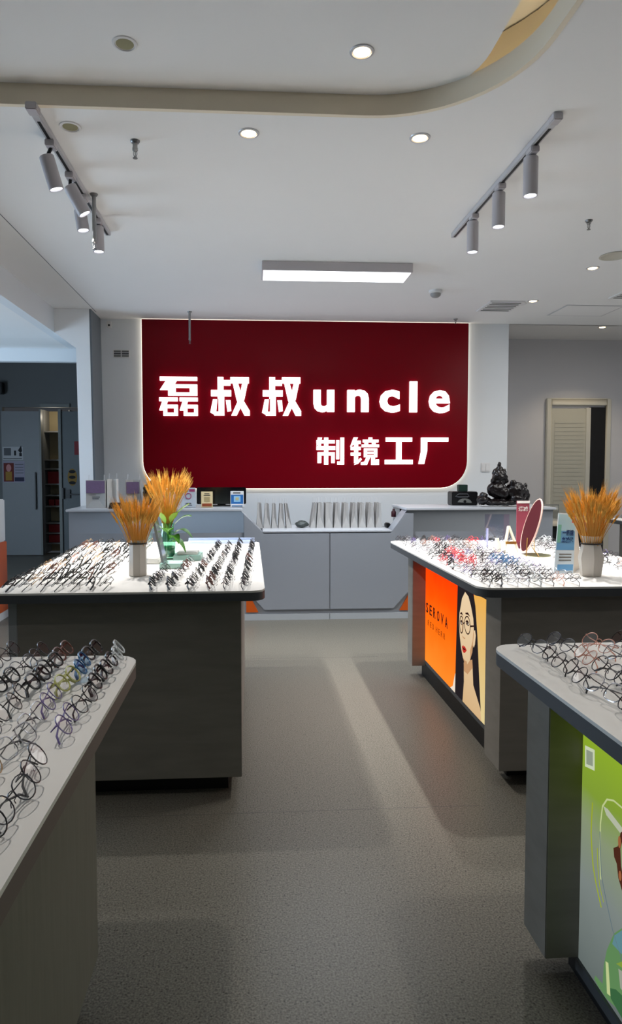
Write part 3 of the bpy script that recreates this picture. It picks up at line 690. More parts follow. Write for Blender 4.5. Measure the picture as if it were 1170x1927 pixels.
# back right table: dense rows facing -x; the nearest ones single objects, the rest one mass
rb = []
for i in range(8):
    for j in range(14): rb.append((1.005+.054*i+RR.uniform(-.003, .003), 2.78+.126*j+RR.uniform(-.008, .008), i, j))
for i in range(9):
    for j in range(8):
        x, y = 1.48+.062*i, 3.50+.118*j
        if x < 1.62 and y < 4.2 or math.hypot(x-1.65, y-3.72) < .16 or (x < 1.80 and 3.98 < y < 4.22): continue
        rb.append((x, y, i+8, j+6))
for i in range(4):
    for j in range(4): rb.append((1.80+.07*i, 2.86+.12*j, i+12, j))
rb.sort(key=lambda q: q[1])
for x, y, i, j in rb:
    k = pick({2: 3, 3: 2, 0: 4, 8: 1.2, 9: .3, 10: 1, 1: 1, 11: .4})
    if 3.25 < y < 3.6 and 1.0 <= x < 1.16 and RR.random() < .6: k = 9
    if 3.25 < y < 3.5 and 1.27 < x < 1.36: k = 6
    if 3.25 < y < 3.5 and 1.36 < x < 1.45: k = 8
    rz = -PI/2+RR.uniform(-.2, .2)
    if y < 3.02 and i < 8:
        place(k, x, y, rz, '%s eyeglasses, %s from near end, %s row from aisle, back right table' % (STY[k][0], nth(j), nth(i)), 'nearest eyeglasses on the back right table', .95)
    else:
        g = GEO[k]; Mx = Matrix.Translation((x, y, TOP+.0004)) @ Matrix.Rotation(rz, 4, 'Z') @ Matrix.Scale(.95, 4)
        o = len(far.v); far.v += [Mx @ v for v in g.v]; c0 = KEY.index(STY[k][1])
        far.f += [[o+q for q in fc] for fc in g.f]; far.m += [c0 if m == 0 else len(KEY) for m in g.m]
for i in range(4):
    for j in range(6):
        k = pick({0: 2, 2: 2}); g = GEO[k]; Mx = Matrix.Translation((3.68+.09*i, 5.6+.14*j, TOP+.0004)) @ Matrix.Rotation(-PI/2, 4, 'Z')
        o = len(far.v); far.v += [Mx @ v for v in g.v]; c0 = KEY.index(STY[k][1])
        far.f += [[o+q for q in fc] for fc in g.f]; far.m += [c0 if m == 0 else len(KEY) for m in g.m]
fo = far.build('eyeglasses', far_mats, smooth=60)
tag(fo, 'dense mass of further eyeglasses covering the back right and far right tables', 'eyeglasses'); fo['kind'] = 'stuff'

# ------------------------------------------------------------------ wheat, vases, plant
def wheat_mesh(seed):
    r = random.Random(seed); mb = MB(); L = r.uniform(.20, .25); b = r.uniform(.0, .022)
    P = lambda t: Vector((b*t*t*2.0, 0, L*t))
    mb.tube([P(t/5) for t in range(6)], .0017, 4, 1)
    e = P(1); d = (P(1)-P(.9)).normalized(); n_ = 9
    mb.tube([e+d*(.055*t/6) for t in range(7)], [.001, .0032, .0040, .0040, .0034, .0024, .0008], 6, 0)
    up = d.orthogonal().normalized()
    for k in range(n_):
        a = k*2.4; u = Matrix.Rotation(a, 3, d) @ up; s = e+d*(.006+.0052*k)
        mb.tube([s+u*.002, s+u*.005+d*.011, s+u*.003+d*.024], [.0008, .0022, .0005], 4, 0)
        mb.tube([s+u*.003+d*.015, s+u*.008+d*.06], [.0006, .0002], 3, 0)
    return mb.mesh('wheat_stalk', [M_wheat, M_wheat2], smooth=60)
WM = [wheat_mesh(s) for s in range(6)]
def bunch(loc, label, n_, spread, sc, seed, squash=1.0):
    t = thing('wheat_bunch', loc, label, 'dried wheat'); r = random.Random(seed)
    for k in range(n_):
        q = math.sqrt((k+.5)/n_); a = k*2.39996
        o = bpy.data.objects.new('wheat_stalk', WM[k % 6]); COL.objects.link(o); o.parent = t
        lean = spread*q*r.uniform(.85, 1.1)
        o.location = (.02*q*math.cos(a)*sc, .02*q*math.sin(a)*sc, r.uniform(-.0, .01))
        o.rotation_euler = (0, lean, a); s_ = sc*r.uniform(.86, 1.04)*(1-.12*q*q); o.scale = (s_, s_, s_*squash)
    return t
def vase(name, loc, label, prof, n_, rot=0, cord=None, m=M_vase, cat='vase'):
    t = thing(name, loc, label, cat)
    MB().lathe(prof, loc, n_, rot=rot).build('body', m, t, smooth=25)
    if cord:
        z, r = cord; mb = MB(); mb.tube([(loc[0]+r*math.cos(2*PI*k/20), loc[1]+r*math.sin(2*PI*k/20), loc[2]+z) for k in range(20)], .0035, 5, closed=True); mb.build('cord', mat('dark_cord', (50, 46, 44), .8) if 'dark_cord' not in bpy.data.materials else bpy.data.materials['dark_cord'], t)
    return t
vase('vase', (-.528, 3.14, TOP), 'tall cream prism vase on the back left table', [(.040, 0), (.043, .004), (.0405, .15), (.039, .168), (.034, .168), (.034, .02), (0, .02)], 8, PI/8, (.153, .0415))
bunch((-.528, 3.14, TOP+.06), 'amber dried wheat bunch standing in the tall cream vase', 130, .17, 1.0, 3)
vase('vase', (1.588, 2.99, TOP), 'faceted cream vase with narrow waist on the back right table', [(.044, 0), (.047, .003), (.058, .085), (.042, .150), (.040, .160), (.050, .188), (.045, .188), (.036, .158), (.036, .1), (0, .1)], 6, .3, (.152, .044))
bunch((1.588, 2.99, TOP+.075), 'amber dried wheat bunch in the faceted cream vase', 140, .20, 1.10, 5, .97)
gl = vase('glass_vase', (-.46, 3.72, TOP), 'green glass jar holding wheat and leaves behind the acrylic stand', [(.040, 0), (.044, .004), (.046, .10), (.034, .16), (.036, .20), (.033, .20), (.031, .16), (.042, .10), (.040, .008), (0, .008)], 16, 0, None, M_glassg)
MB().lathe([(.030, .012), (.038, .015), (.040, .07), (0, .07)], (-.46, 3.72, TOP), 16).build('green_water', mat('green_water', (70, 150, 112), .2), gl)
bunch((-.46, 3.72, TOP+.16), 'golden dried wheat bunch in the green glass jar, behind the tall vase', 110, .22, 1.05, 9)
pl = thing('potted_plant', (-.43, 3.66, TOP+.10), 'leafy green trailing plant growing from the green glass jar', 'plant')
def leaf(p0, dirv, droop, L, Wd, m):
    mb = MB(); p0 = Vector(p0); d = Vector(dirv).normalized(); s = d.cross(Vector((0, 0, 1))).normalized(); N = 8
    vs = []; fs = []
    for i in range(N+1):
        t = i/N; c = p0+d*L*t+Vector((0, 0, -droop*L*t*t)); w = Wd*math.sin(PI*min(1, t*.93+.03))**.8*(1-.35*t)
        vs += [c-s*w+Vector((0, 0, .006)), c, c+s*w+Vector((0, 0, .006))]
    for i in range(N): fs += [(3*i, 3*i+1, 3*i+4, 3*i+3), (3*i+1, 3*i+2, 3*i+5, 3*i+4)]
    mb.add(vs, fs); mb.add([v-Vector((0, 0, .0012)) for v in vs], [q[::-1] for q in fs])
    return mb
for k, (ex, ey, ez, L, Wd, dr) in enumerate(((.06, -.02, 1.135, .10, .035, .2), (.05, .0, 1.085, .13, .04, .5), (.075, -.03, 1.05, .10, .04, .9), (.03, -.05, 1.02, .09, .036, 1.1), (-.05, -.03, 1.06, .09, .034, .7),
                                              (-.03, -.04, 1.10, .08, .032, .3), (.03, -.05, 1.11, .07, .03, .3), (.06, -.04, 1.0, .08, .036, 1.3), (.0, -.06, 1.05, .08, .034, .8))):
    p0 = Vector((-.45+ex*.5, 3.70+ey, ez)); leaf(p0, (ex*2+.01, ey, .15), dr, L*1.3, Wd*1.2, M_leaf).build('leaf', M_leaf2 if k in (0, 5, 6) else M_leaf, pl, smooth=80)
    mb = MB(); mb.tube([(-.455, 3.71, TOP+.10), (-.452+ex*.2, 3.705+ey*.5, (TOP+.1+ez)/2+.03), p0], .0022, 5); mb.build('stem', M_leaf, pl)

# acrylic easel stand beside the vase
ac = thing('acrylic_stand', (-.47, 3.40, TOP), 'clear acrylic A-shaped card stand beside the tall cream vase', 'display stand')
def slab(p, q, w, t, m, name, parent):
    p, q = Vector(p), Vector(q); d = (q-p).normalized(); s = Vector((0, 1, 0)); s = (s-d*s.dot(d)).normalized(); nn = d.cross(s)
    mb = MB(); vs = [a+s*b*w+nn*c*t for a in (p, q) for b in (-1, 1) for c in (-1, 1)]
    mb.add(vs, [(0, 1, 3, 2), (4, 6, 7, 5), (0, 4, 5, 1), (2, 3, 7, 6), (0, 2, 6, 4), (1, 5, 7, 3)])
    return mb.build(name, m, parent)
M_acr = mat('smoky_acrylic', (150, 158, 162), .12, trans=.5)
slab((-.485, 3.40, TOP+.25), (-.435, 3.38, TOP+.028), .06, .006, M_acr, 'front_panel', ac)
slab((-.49, 3.40, TOP+.25), (-.545, 3.42, TOP+.002), .06, .005, M_clear, 'back_panel', ac)
# mint glasses cases and papers
tag(MB().prism(rpoly(-.455, -.345, 3.33, 3.46, .008), 2, TOP, TOP+.026).build('mint_case', M_teal, bevel=.003), 'mint green flat box in front of the acrylic stand', 'box')
mc = thing('mint_case', (-.36, 3.72, TOP), 'mint green box with papers on top beside the green jar', 'box')
MB().box(-.42, -.27, 3.62, 3.80, TOP, TOP+.03).build('box', M_teal, mc, bevel=.003)
MB().box(-.40, -.29, 3.64, 3.78, TOP+.03, TOP+.045).build('papers', M_paper, mc, bevel=.002)
tag(MB().box(-.56, -.48, 3.50, 3.62, TOP, TOP+.03).build('white_case', M_paper, bevel=.004), 'white flat box behind the tall cream vase', 'box')
# pale blue clear riser under the rear right rows
rs = thing('acrylic_riser', (-.10, 4.52, TOP), 'low clear bluish acrylic tray along the far edge of back left table', 'tray')
MB().prism(rpoly(-.42, .03, 4.44, 4.54, .02), 2, TOP, TOP+.014).build('plate', mat('ice_blue_acrylic', (190, 206, 232), .15, trans=.3), rs)
MB().prism(rpoly(-.42, .03, 4.54, 4.552, .004), 2, TOP, TOP+.03).build('back_lip', bpy.data.materials['ice_blue_acrylic'], rs)

# ------------------------------------------------------------------ props on the back right table
om = thing('oval_mirror', (1.60, 3.74, TOP), 'oval burgundy backed mirror leaning on a gold wire stand', 'mirror')
def disc(r0, r1, t, n_=28):
    return MB().prism(ellipse(0, 0, r0, r1, n_), 1, -t/2, t/2)
# the oval stands turned almost edge-on and tilted
Mo = Matrix.Translation((1.632, 3.75, 1.070)) @ Matrix.Rotation(math.radians(17), 4, 'Y') @ Matrix.Rotation(math.radians(-95), 4, 'Z')
disc(.112, .158, .006).xf(Mo).build('back', mat('burgundy_leather', (62, 1, 12), .7, spec=.2), om)
mb = MB(); mb.tube([Mo @ Vector((.114*math.cos(2*PI*k/28), 0, .160*math.sin(2*PI*k/28))) for k in range(28)], .005, 6, closed=True); mb.build('rim', mat('pink_gold_rim', (226, 190, 176), .3, .3), om)
mb = MB(); mb.tube([(1.60, 3.73, 1.0), (1.565, 3.66, TOP+.004)], .0028, 6); mb.tube([(1.63, 3.74, .95), (1.63, 3.64, TOP+.004)], .0028, 6); mb.tube([(1.66, 3.78, 1.0), (1.70, 3.86, TOP+.004)], .0028, 6); mb.build('wire_leg', M_gold, om)
MB().prism(ellipse(1.655, 3.72, .075, .075, 20), 2, TOP, TOP+.005).build('base', mat('olive_brass', (150, 150, 110), .35, .6), om)
pc = thing('pink_card', (1.66, 4.05, TOP), 'pink printed price card in a stand behind the oval mirror', 'sign')
MB().box(1.665, 1.745, 4.045, 4.052, TOP+.0, TOP+.30).build('card', mat('pink_print', (140, 56, 72), .6), pc)
MB().box(1.665, 1.745, 4.041, 4.044, TOP+.285, TOP+.30).build('border', M_paper, pc)
mb = MB(); text_fit(mb, '满减', lambda u, v, d: (u, d, v), 1.675, 1.735, TOP+.235, TOP+.265, 4.0445, 4.0435, .02); mb.build('lettering', E_white if False else M_paper, pc)
MB().box(1.655, 1.755, 4.02, 4.08, TOP, TOP+.006).build('base', M_clear, pc)
cs = thing('clear_card_holder', (1.55, 4.15, TOP), 'empty clear acrylic sign holder at the far edge of back right table', 'display stand')
MB().box(1.50, 1.66, 4.15, 4.154, TOP+.03, TOP+.21).build('plate', lens_mat('pale_blue_acrylic', (.86, .89, .97), .10), cs)
MB().box(1.512, 1.522, 4.146, 4.158, TOP, TOP+.12).build('post', mat('violet_tinted_acrylic', (170, 172, 210), .2), cs)
MB().prism(ellipse(1.517, 4.152, .02, .02, 14), 2, TOP, TOP+.005).build('base', M_clear, cs)
ms = thing('mini_easel', (1.56, 3.9, TOP), 'small white A-shaped display easel left of the oval mirror', 'display stand')
def bar(a, b, r, m, parent, name): mb = MB(); mb.tube([a, b], r, 6); return mb.build(name, m, parent)
M_cream = mat('cream_plastic', (226, 220, 200), .5)
for a, b in (((1.557, 3.9, 1.055), (1.515, 3.86, TOP+.004)), ((1.557, 3.9, 1.055), (1.602, 3.86, TOP+.004)), ((1.557, 3.91, 1.05), (1.56, 3.98, TOP+.004))): bar(a, b, .008, M_cream, ms, 'leg')
bar((1.53, 3.878, .96), (1.586, 3.878, .96), .006, M_cream, ms, 'crossbar')
MB().box(1.525, 1.59, 3.86, 3.885, .95, .965).build('ledge', M_gold, ms)
me_ = thing('mini_bottle', (1.478, 3.88, TOP), 'little white bottle beside the A-shaped easel', 'bottle')
MB().lathe([(.022, 0), (.024, .01), (.024, .05), (.012, .07), (.012, .085), (0, .085)], (1.478, 3.88, TOP), 12).build('body', M_cream, me_)
# folded leaflet stand
lf = thing('leaflet_stand', (1.56, 3.13, TOP), 'blue and white leaflet on a white tent stand left of the faceted vase', 'leaflet')
A0, A1, B0, B1 = Vector((1.445, 3.06, TOP+.003)), Vector((1.54, 3.06, TOP+.003)), Vector((1.505, 3.15, 1.185)), Vector((1.595, 3.15, 1.18))
def quadp(u, v, d):
    p = A0+(A1-A0)*u; q = B0+(B1-B0)*u; r_ = p+(q-p)*v
    nrm = (A1-A0).cross(B0-A0).normalized(); return r_+nrm*d
def qpanel(name, u0, u1, v0, v1, d0, d1, m):
    mb = MB(); c = [(u0, v0), (u1, v0), (u1, v1), (u0, v1)]
    mb.add([quadp(a, b, d0) for a, b in c]+[quadp(a, b, d1) for a, b in c], [(0, 1, 2, 3), (7, 6, 5, 4), (0, 4, 5, 1), (1, 5, 6, 2), (2, 6, 7, 3), (3, 7, 4, 0)])
    return mb.build(name, m, lf)
qpanel('front_sheet', 0, 1, 0, 1, -.003, 0, mat('pale_print', (206, 220, 230), .5))
qpanel('print', .03, .97, .38, .70, 0, .0006, mat('blue_print', (104, 160, 206), .5)); qpanel('print', .03, .97, .70, .98, 0, .0006, mat('sky_print', (166, 206, 226), .5))
qpanel('print', .03, .22, .50, .80, .0006, .001, mat('sea_green_print', (120, 186, 172), .5)); qpanel('print', .15, .97, .04, .14, 0, .0006, bpy.data.materials['blue_print'])
qpanel('print', .78, .96, .84, .96, .0007, .0012, mat('magenta_print', (208, 50, 100), .5))
for v in (.30, .25, .20): qpanel('print_line', .2, .85, v, v+.018, .0006, .001, mat('brown_print', (100, 92, 84), .6) if 'brown_print' not in bpy.data.materials else bpy.data.materials['brown_print'])
mb = MB(); text_fit(mb, '一瓶镜', quadp, .30, .90, .62, .72, .0006, .0014, .03); text_fit(mb, '立减代', quadp, .28, .90, .50, .60, .0006, .0014, .03); mb.build('lettering', mat('navy_ink', (30, 66, 120), .6), lf)
mb = MB(); mb.add([B0, B1, Vector((1.67, 3.24, TOP+.003)), Vector((1.565, 3.26, TOP+.003))], [(0, 1, 2, 3)]); mb.add([p+Vector((0, .003, 0)) for p in (B0, B1, Vector((1.67, 3.24, TOP+.003)), Vector((1.565, 3.26, TOP+.003)))], [(3, 2, 1, 0)])
mb.build('back_sheet', M_paper, lf)
mb = MB(); mb.add([A1, B1, Vector((1.67, 3.24, TOP+.003)), A1+Vector((-.002, .004, 0)), B1+Vector((-.002, .004, 0)), Vector((1.668, 3.244, TOP+.003))], [(0, 1, 2), (5, 4, 3), (0, 3, 4, 1), (1, 4, 5, 2), (2, 5, 3, 0)]); mb.build('side_sheet', mat('beige_board', (196, 186, 172), .7), lf)

# ------------------------------------------------------------------ things on the counter
ZT, ZC = 1.0372, .8302
def bag(x0, x1, y0, y1, z, h, label, group, m=M_bag, front=None, taper=.5, lean=0, handle=True, cat='paper bag', name='paper_bag'):
    c = Vector(((x0+x1)/2, (y0+y1)/2, z)); t = thing(name, c, label, cat, group)
    hw, hd = (x1-x0)/2, (y1-y0)/2; mb = MB()
    vs = [(sx*hw, sy*hd, 0) for sx, sy in ((-1, -1), (1, -1), (1, 1), (-1, 1))]+[(0*sx+sx*hw*taper+lean*h, sy*hd, h) for sx, sy in ((-1, -1), (1, -1), (1, 1), (-1, 1))]
    # gusset fold on the narrow side
    vs += [(0+lean*h*.4, -hd+.012, h*.45), (lean*h, -hd+.03, h)]
    mb.add([c+Vector(v) for v in vs], [(0, 3, 2, 1), (0, 1, 8), (0, 8, 9, 4), (1, 5, 9, 8), (1, 2, 6, 5), (2, 3, 7, 6), (3, 0, 4, 7)])
    mb.build('body', m, t, smooth=10)
    if front:
        for nm, poly, mm, d in front: MB().prism([(c.x+a, z+b) for a, b in poly], 1, y0-.0012*d, y0-.0012*(d-1)-.0002).build(nm, mm, t)
    if handle:
        for sx in (-1, 1):
            mb = MB(); xx = c.x+sx*hw*taper*.8+lean*h; mb.tube([(xx, c.y-hd*.4, z+h-.01), (xx+.004, c.y-hd*.3, z+h+.05), (xx+.004, c.y+hd*.3, z+h+.05), (xx, c.y+hd*.4, z+h-.01)], .0014, 4); mb.build('handle', M_white, t)
    return t
G = 'white paper bags standing on the counter centre'
L_ = ((.055, .125, 0, .55), (.125, .20, 0, .5), (.20, .262, 0, .5), (.268, .335, 0, .5), (.345, .405, -.12, .5))
nm_ = ['leftmost', 'second', 'third', 'fourth', 'rightmost leaning']
for k, (x0, x1, ln, tp) in enumerate(L_): bag(x0+.004, x1-.004, 6.36, 6.54, ZC, .235 if k else .24, '%s white paper bag in the left group on the counter centre' % nm_[k], G, lean=ln, taper=tp)
R_ = ((.575, .635, .1), (.635, .718, 0), (.722, .80, 0), (.805, .885, 0), (.888, .968, 0), (.968, 1.045, .03), (1.045, 1.125, 0), (1.128, 1.21, 0), (1.212, 1.285, 0))
for k, (x0, x1, ln) in enumerate(R_): bag(x0+.004, x1-.004, 6.36, 6.54, ZC, .24, '%s white paper bag of the right group on the counter centre' % (nth(k, 'leftmost') if k < 8 else 'rightmost'), G, lean=ln, taper=.55 if k != 2 else .95)
# crumpled dark pouch between the groups
r = random.Random(4); mb = MB().ball((.50, 6.42, ZC+.034), .065, .05, .034, 14, 8)
mb.v = [v+Vector((r.uniform(-.008, .008), r.uniform(-.008, .008), r.uniform(-.006, .006) if v.z > ZC+.02 else 0)) for v in mb.v]
tag(mb.build('pouch', mat('dark_grey_pouch', (70, 76, 74), .5), smooth=20), 'crumpled dark grey pouch between the two groups of paper bags', 'bag')
M_purple = mat('mauve_print', (118, 96, 128), .7, noise=.15, nscale=60)
fr_ = [('print', [(-.085, .14), (.085, .14), (.085, .255), (-.085, .255)], M_purple, 1), ('print_line', [(-.03, .10), (.04, .10), (.04, .108), (-.03, .108)], bpy.data.materials['grey_print'], 1), ('print_line', [(-.03, .085), (.03, .085), (.03, .092), (-.03, .092)], bpy.data.materials['grey_print'], 1)]
bag(-1.52, -1.345, 6.25, 6.34, ZT, .26, 'upright white gift bag with mauve top print at the left counter end', 'gift bags on the left wing', M_bag, fr_, taper=1, handle=True, name='gift_bag')
bag(-1.335, -1.245, 6.28, 6.38, ZT, .27, 'plain white gift bag turned sideways, right of the mauve printed bag', 'gift bags on the left wing', M_paper, None, taper=.95, name='gift_bag')
fr2 = [('print', [(-.06, .13), (.06, .13), (.06, .24), (-.06, .24)], M_purple, 1)]
bag(-1.19, -1.05, 6.42, 6.50, ZT, .26, 'rear gift bag with mauve print beside the dark ornament', 'gift bags on the left wing', M_bag, fr2, taper=1, name='gift_bag')
# black tablet stand lying on left wing
tag(MB().prism([(6.16, ZT), (6.24, ZT), (6.24, ZT+.055)], 0, -1.30, -1.10).build('card_terminal', M_black, bevel=.004), 'flat black wedge shaped payment terminal on the left wing', 'payment terminal')

def statue(name, loc, blobs, label, cat, m, voxel=.008, details=()):
    t = thing(name, loc, label, cat)
    for nm, bl in blobs:
        mb = MB()
        for b in bl: mb.ball((loc[0]+b[0], loc[1]+b[1], loc[2]+max(b[2], b[5]*.6+.014)), b[3], b[4], min(b[5], max(b[2], b[5]*.6+.014)-.012), nu=10, nv=7)
        o = mb.build(nm, m, t, smooth=180)
        md = o.modifiers.new('remesh', 'REMESH'); md.mode = 'VOXEL'; md.voxel_size = voxel; md.use_smooth_shade = True
        tx = bpy.data.textures.new(nm, 'CLOUDS'); tx.noise_scale = .022
        dm = o.modifiers.new('carving', 'DISPLACE'); dm.texture = tx; dm.strength = .018; dm.mid_level = .5; dm.texture_coords = 'LOCAL'
    for nm, mb, mm in details: mb.build(nm, mm, t)
    return t
M_rose = mat('dark_carved_wood', (17, 10, 12), .3, noise=.4, nscale=30)
r = random.Random(21)
base_b = [(r.uniform(-.22, .22), r.uniform(-.06, .06), r.uniform(.03, .085), r.uniform(.03, .06), .05, r.uniform(.025, .045)) for _ in range(26)]+[(0, 0, .04, .24, .08, .035)]
beast = [(-.05, 0, .16, .10, .07, .08), (-.10, -.02, .17, .055, .05, .06), (.13, 0, .15, .10, .07, .09), (.19, 0, .13, .065, .05, .07), (.10, -.02, .22, .035, .03, .04), (.0, -.04, .13, .05, .04, .05), (.24, 0, .10, .03, .03, .07), (.23, 0, .2, .015, .02, .03), (-.19, -.02, .11, .04, .04, .03)]
head = [(-.03, 0, .305, .066, .06, .06), (-.075, -.02, .285, .03, .03, .03), (.015, -.02, .285, .03, .03, .03), (-.075, 0, .335, .022, .025, .03), (.015, 0, .335, .022, .025, .03), (-.085, 0, .25, .03, .03, .03), (.03, 0, .25, .03, .03, .03), (-.03, -.045, .285, .035, .025, .03), (-.08, 0, .325, .018, .02, .035), (.02, 0, .325, .018, .02, .035), (-.03, 0, .365, .034, .03, .02), (-.03, 0, .40, .018, .016, .035), (-.03, 0, .23, .055, .05, .06), (-.055, -.05, .31, .012, .012, .012), (-.005, -.05, .31, .012, .012, .012)]
statue('carved_statue', (2.42, 6.24, ZT), (('base', base_b), ('body', beast), ('head', head)), 'dark carved guardian beast statue on the right counter wing', 'statue', M_rose)
r = random.Random(5)
orn = [(r.uniform(-.07, .07), r.uniform(-.04, .04), r.uniform(.03, .2), r.uniform(.025, .045), .04, r.uniform(.025, .045)) for _ in range(18)]+[(0, 0, .1, .08, .05, .09), (0, 0, .22, .05, .04, .035)]
statue('gilt_ornament', (-.93, 6.38, ZT), (('body', orn[:10]+orn[-2:]), ('relief', orn[10:18])), 'round dark bronze ornament behind the wheat on the left wing', 'ornament', mat('dark_bronze', (54, 44, 26), .3, .5))
# cash box and speaker
cb = thing('cash_safe', (2.14, 6.54, ZT), 'black cash safe box with a round dial, left of the carved statue', 'safe')
MB().box(2.0, 2.26, 6.46, 6.62, ZT, ZT+.137).build('body', M_black, cb, bevel=.008)
mb = MB(); mb.tube([(2.03, 6.455, ZT+.09), (2.06, 6.445, ZT+.115), (2.15, 6.445, ZT+.115), (2.17, 6.455, ZT+.09), (2.15, 6.445, ZT+.085), (2.06, 6.445, ZT+.085)], .004, 5, closed=True); mb.build('handle', bpy.data.materials['grey_print'], cb)
MB().prism(ellipse(2.125, ZT+.025, .07, .045, 20, 0, PI)+[(2.055, ZT+.004), (2.195, ZT+.004)][:0], 1, 6.45, 6.46).build('dial', M_frame, cb)
MB().prism(ellipse(2.125, ZT+.04, .014, .014, 12), 1, 6.445, 6.45).build('knob', M_black, cb)
tag(MB().box(2.085, 2.17, 6.50, 6.58, ZT+.1372, ZT+.205).build('green_cube', mat('deep_green_box', (16, 44, 36), .5), bevel=.004), 'small dark green box on top of the black cash safe', 'box')
# monitor and little cards
mo = thing('monitor', (-.27, 6.55, ZT), 'wide black monitor back standing on the left wing', 'monitor')
MB().box(-.52, -.04, 6.50, 6.53, ZT+.02, ZT+.185).build('screen', M_screen, mo, bevel=.006)
MB().box(-.32, -.24, 6.52, 6.56, ZT, ZT+.1).build('stand', M_black, mo); MB().box(-.38, -.18, 6.46, 6.60, ZT, ZT+.012).build('foot', M_black, mo, bevel=.004)
def card(x0, x1, y, z, h, label, layers, m):
    t = thing('payment_card', ((x0+x1)/2, y, z), label, 'sign')
    MB().box(x0, x1, y, y+.006, z, z+h).build('plate', m, t, bevel=.001); MB().box(x0, x1, y, y+.05, z, z+.005).build('foot', m, t)
    for k, (u0, u1, v0, v1, mm) in enumerate(layers):
        MB().box(x0+(x1-x0)*u0, x0+(x1-x0)*u1, y-.0006-.0006*k, y-.0001, z+h*v0, z+h*v1).build('print', mm, t)
    return t
M_ink = mat('dark_ink', (52, 50, 48), .6); M_bl = mat('payment_blue', (36, 104, 170), .5)
card(-.645, -.512, 6.27, ZT, .188, 'pale grey acrylic notice card with red ring, left of monitor', [(.12, .5, .80, .93, mat('grey_ink', (130, 136, 140), .6)), (.55, .95, .80, .93, mat('plum_print', (150, 60, 100), .6)), (.3, .7, .2, .24, M_ink), (.25, .75, .12, .15, M_ink)], mat('grey_white_card', (186, 194, 202), .5))
mb = MB(); mb.tube([(-.578+.026*math.cos(2*PI*k/20), 6.268, ZT+.11+.026*math.sin(2*PI*k/20)) for k in range(20)], .004, 5, closed=True)
pcard = [o for o in bpy.data.objects if o.name.startswith('payment_card')][0]; mb.build('ring', bpy.data.materials['plum_print'], pcard)
card(-.46, -.352, 6.27, ZT, .152, 'cream payment card with brown strip in front of monitor', [(.28, .72, .84, .89, M_ink), (.22, .78, .74, .79, M_ink), (.08, .92, .08, .26, mat('rust_print', (150, 72, 40), .6)), (.25, .75, .36, .66, mat('tan_print', (176, 156, 112), .6)), (.1, .9, .15, .18, bpy.data.materials['rust_print'])], mat('cream_card', (226, 206, 160), .5))
card(-.185, -.060, 6.27, ZT, .155, 'blue and white payment card at the right end of monitor', [(.04, .96, .22, .78, M_bl), (.25, .75, .34, .70, mat('light_blue_print', (140, 190, 222), .6)), (.2, .75, .86, .92, M_ink), (.1, .9, .06, .14, mat('grey_blue_ink', (100, 130, 160), .6)), (.38, .62, .45, .62, mat('sand_print', (190, 180, 130), .6))], M_white)
# small dark bits at the right chamfer
tag(MB().lathe([(.022, 0), (.024, .01), (.024, .05), (.012, .065), (.012, .08), (0, .08)], (1.405, 6.42, .93), 12).build('pen_pot', mat('dark_plum_pot', (60, 20, 30), .5)), 'tiny dark plum pot where the right wing begins', 'pot')
tag(MB().prism(rpoly(1.315, 1.36, 6.34, 6.44, .01), 2, .8302, .875).build('stapler', M_black, bevel=.008), 'small black stapler at the right end of the counter centre', 'stapler')

# bench behind the right table
bn = thing('glass_bench', (3.35, 6.95, 0), 'low beige topped bench with a black frame, right of the counter', 'bench')
MB().box(3.02, 3.56, 6.85, 7.25, .79, .82).build('bench_top', mat('beige_top', (176, 166, 148), .5), bn, bevel=.004)
for x in (3.03, 3.52): MB().box(x, x+.03, 6.86, 7.24, 0, .79).build('side', M_black, bn)
MB().box(3.06, 3.52, 6.95, 7.24, .30, .76).build('drawer_unit', M_kick, bn)
mb = MB(); mb.tube([(3.06, 7.2, .82), (3.06, 7.2, 1.0), (3.44, 7.2, 1.0), (3.44, 7.2, .82)], .006, 5); mb.tube([(3.25, 7.2, .82), (3.25, 7.2, 1.0)], .004, 5); mb.build('rail', M_frame, bn)
MB().box(3.066, 3.434, 7.198, 7.202, .825, .995).build('glass_pane', M_clear, bn)

# ------------------------------------------------------------------ wall bits
sw = thing('wall_switch', (2.67, 7.4, 1.37), 'white double switch plate on the wall behind the statue', 'switch')
MB().box(2.618, 2.72, 7.388, 7.4, 1.366, 1.470).build('plate', M_white, sw, bevel=.003)
for x in (2.626, 2.671): MB().box(x, x+.041, 7.384, 7.388, 1.378, 1.458).build('rocker', M_white, sw, bevel=.002)
wv = thing('wall_vent', (-1.394, 7.4, 2.61), 'small white louvred plate on the wall left of the sign', 'vent')
MB().box(-1.484, -1.304, 7.39, 7.4, 2.612, 2.70).build('plate', M_white, wv, bevel=.002)
for a in range(2):
    for b in range(3): MB().box(-1.474+a*.086, -1.400+a*.086, 7.386, 7.390, 2.623+b*.025, 2.640+b*.025).build('slot', bpy.data.materials['grey_print'] if b == 1 else M_frame, wv)
wc = thing('wall_sensor', (-1.5, 7.4, 2.93), 'tiny white sensor below the ceiling left of the sign', 'sensor')
MB().box(-1.54, -1.49, 7.36, 7.4, 2.93, 3.0).build('body', M_white, wc, bevel=.006); MB().ball((-1.515, 7.355, 2.955), .012, .01, .012).build('lens', M_black, wc)
cm = thing('security_camera', (-1.86, 7.82, 2.70), 'white bullet security camera under the left header', 'camera')
MB().box(-1.93, -1.80, 7.72, 7.86, 2.67, 2.76).build('body', M_white, cm, bevel=.015); MB().ball((-1.945, 7.76, 2.70), .02, .03, .04).build('lens', M_black, cm)

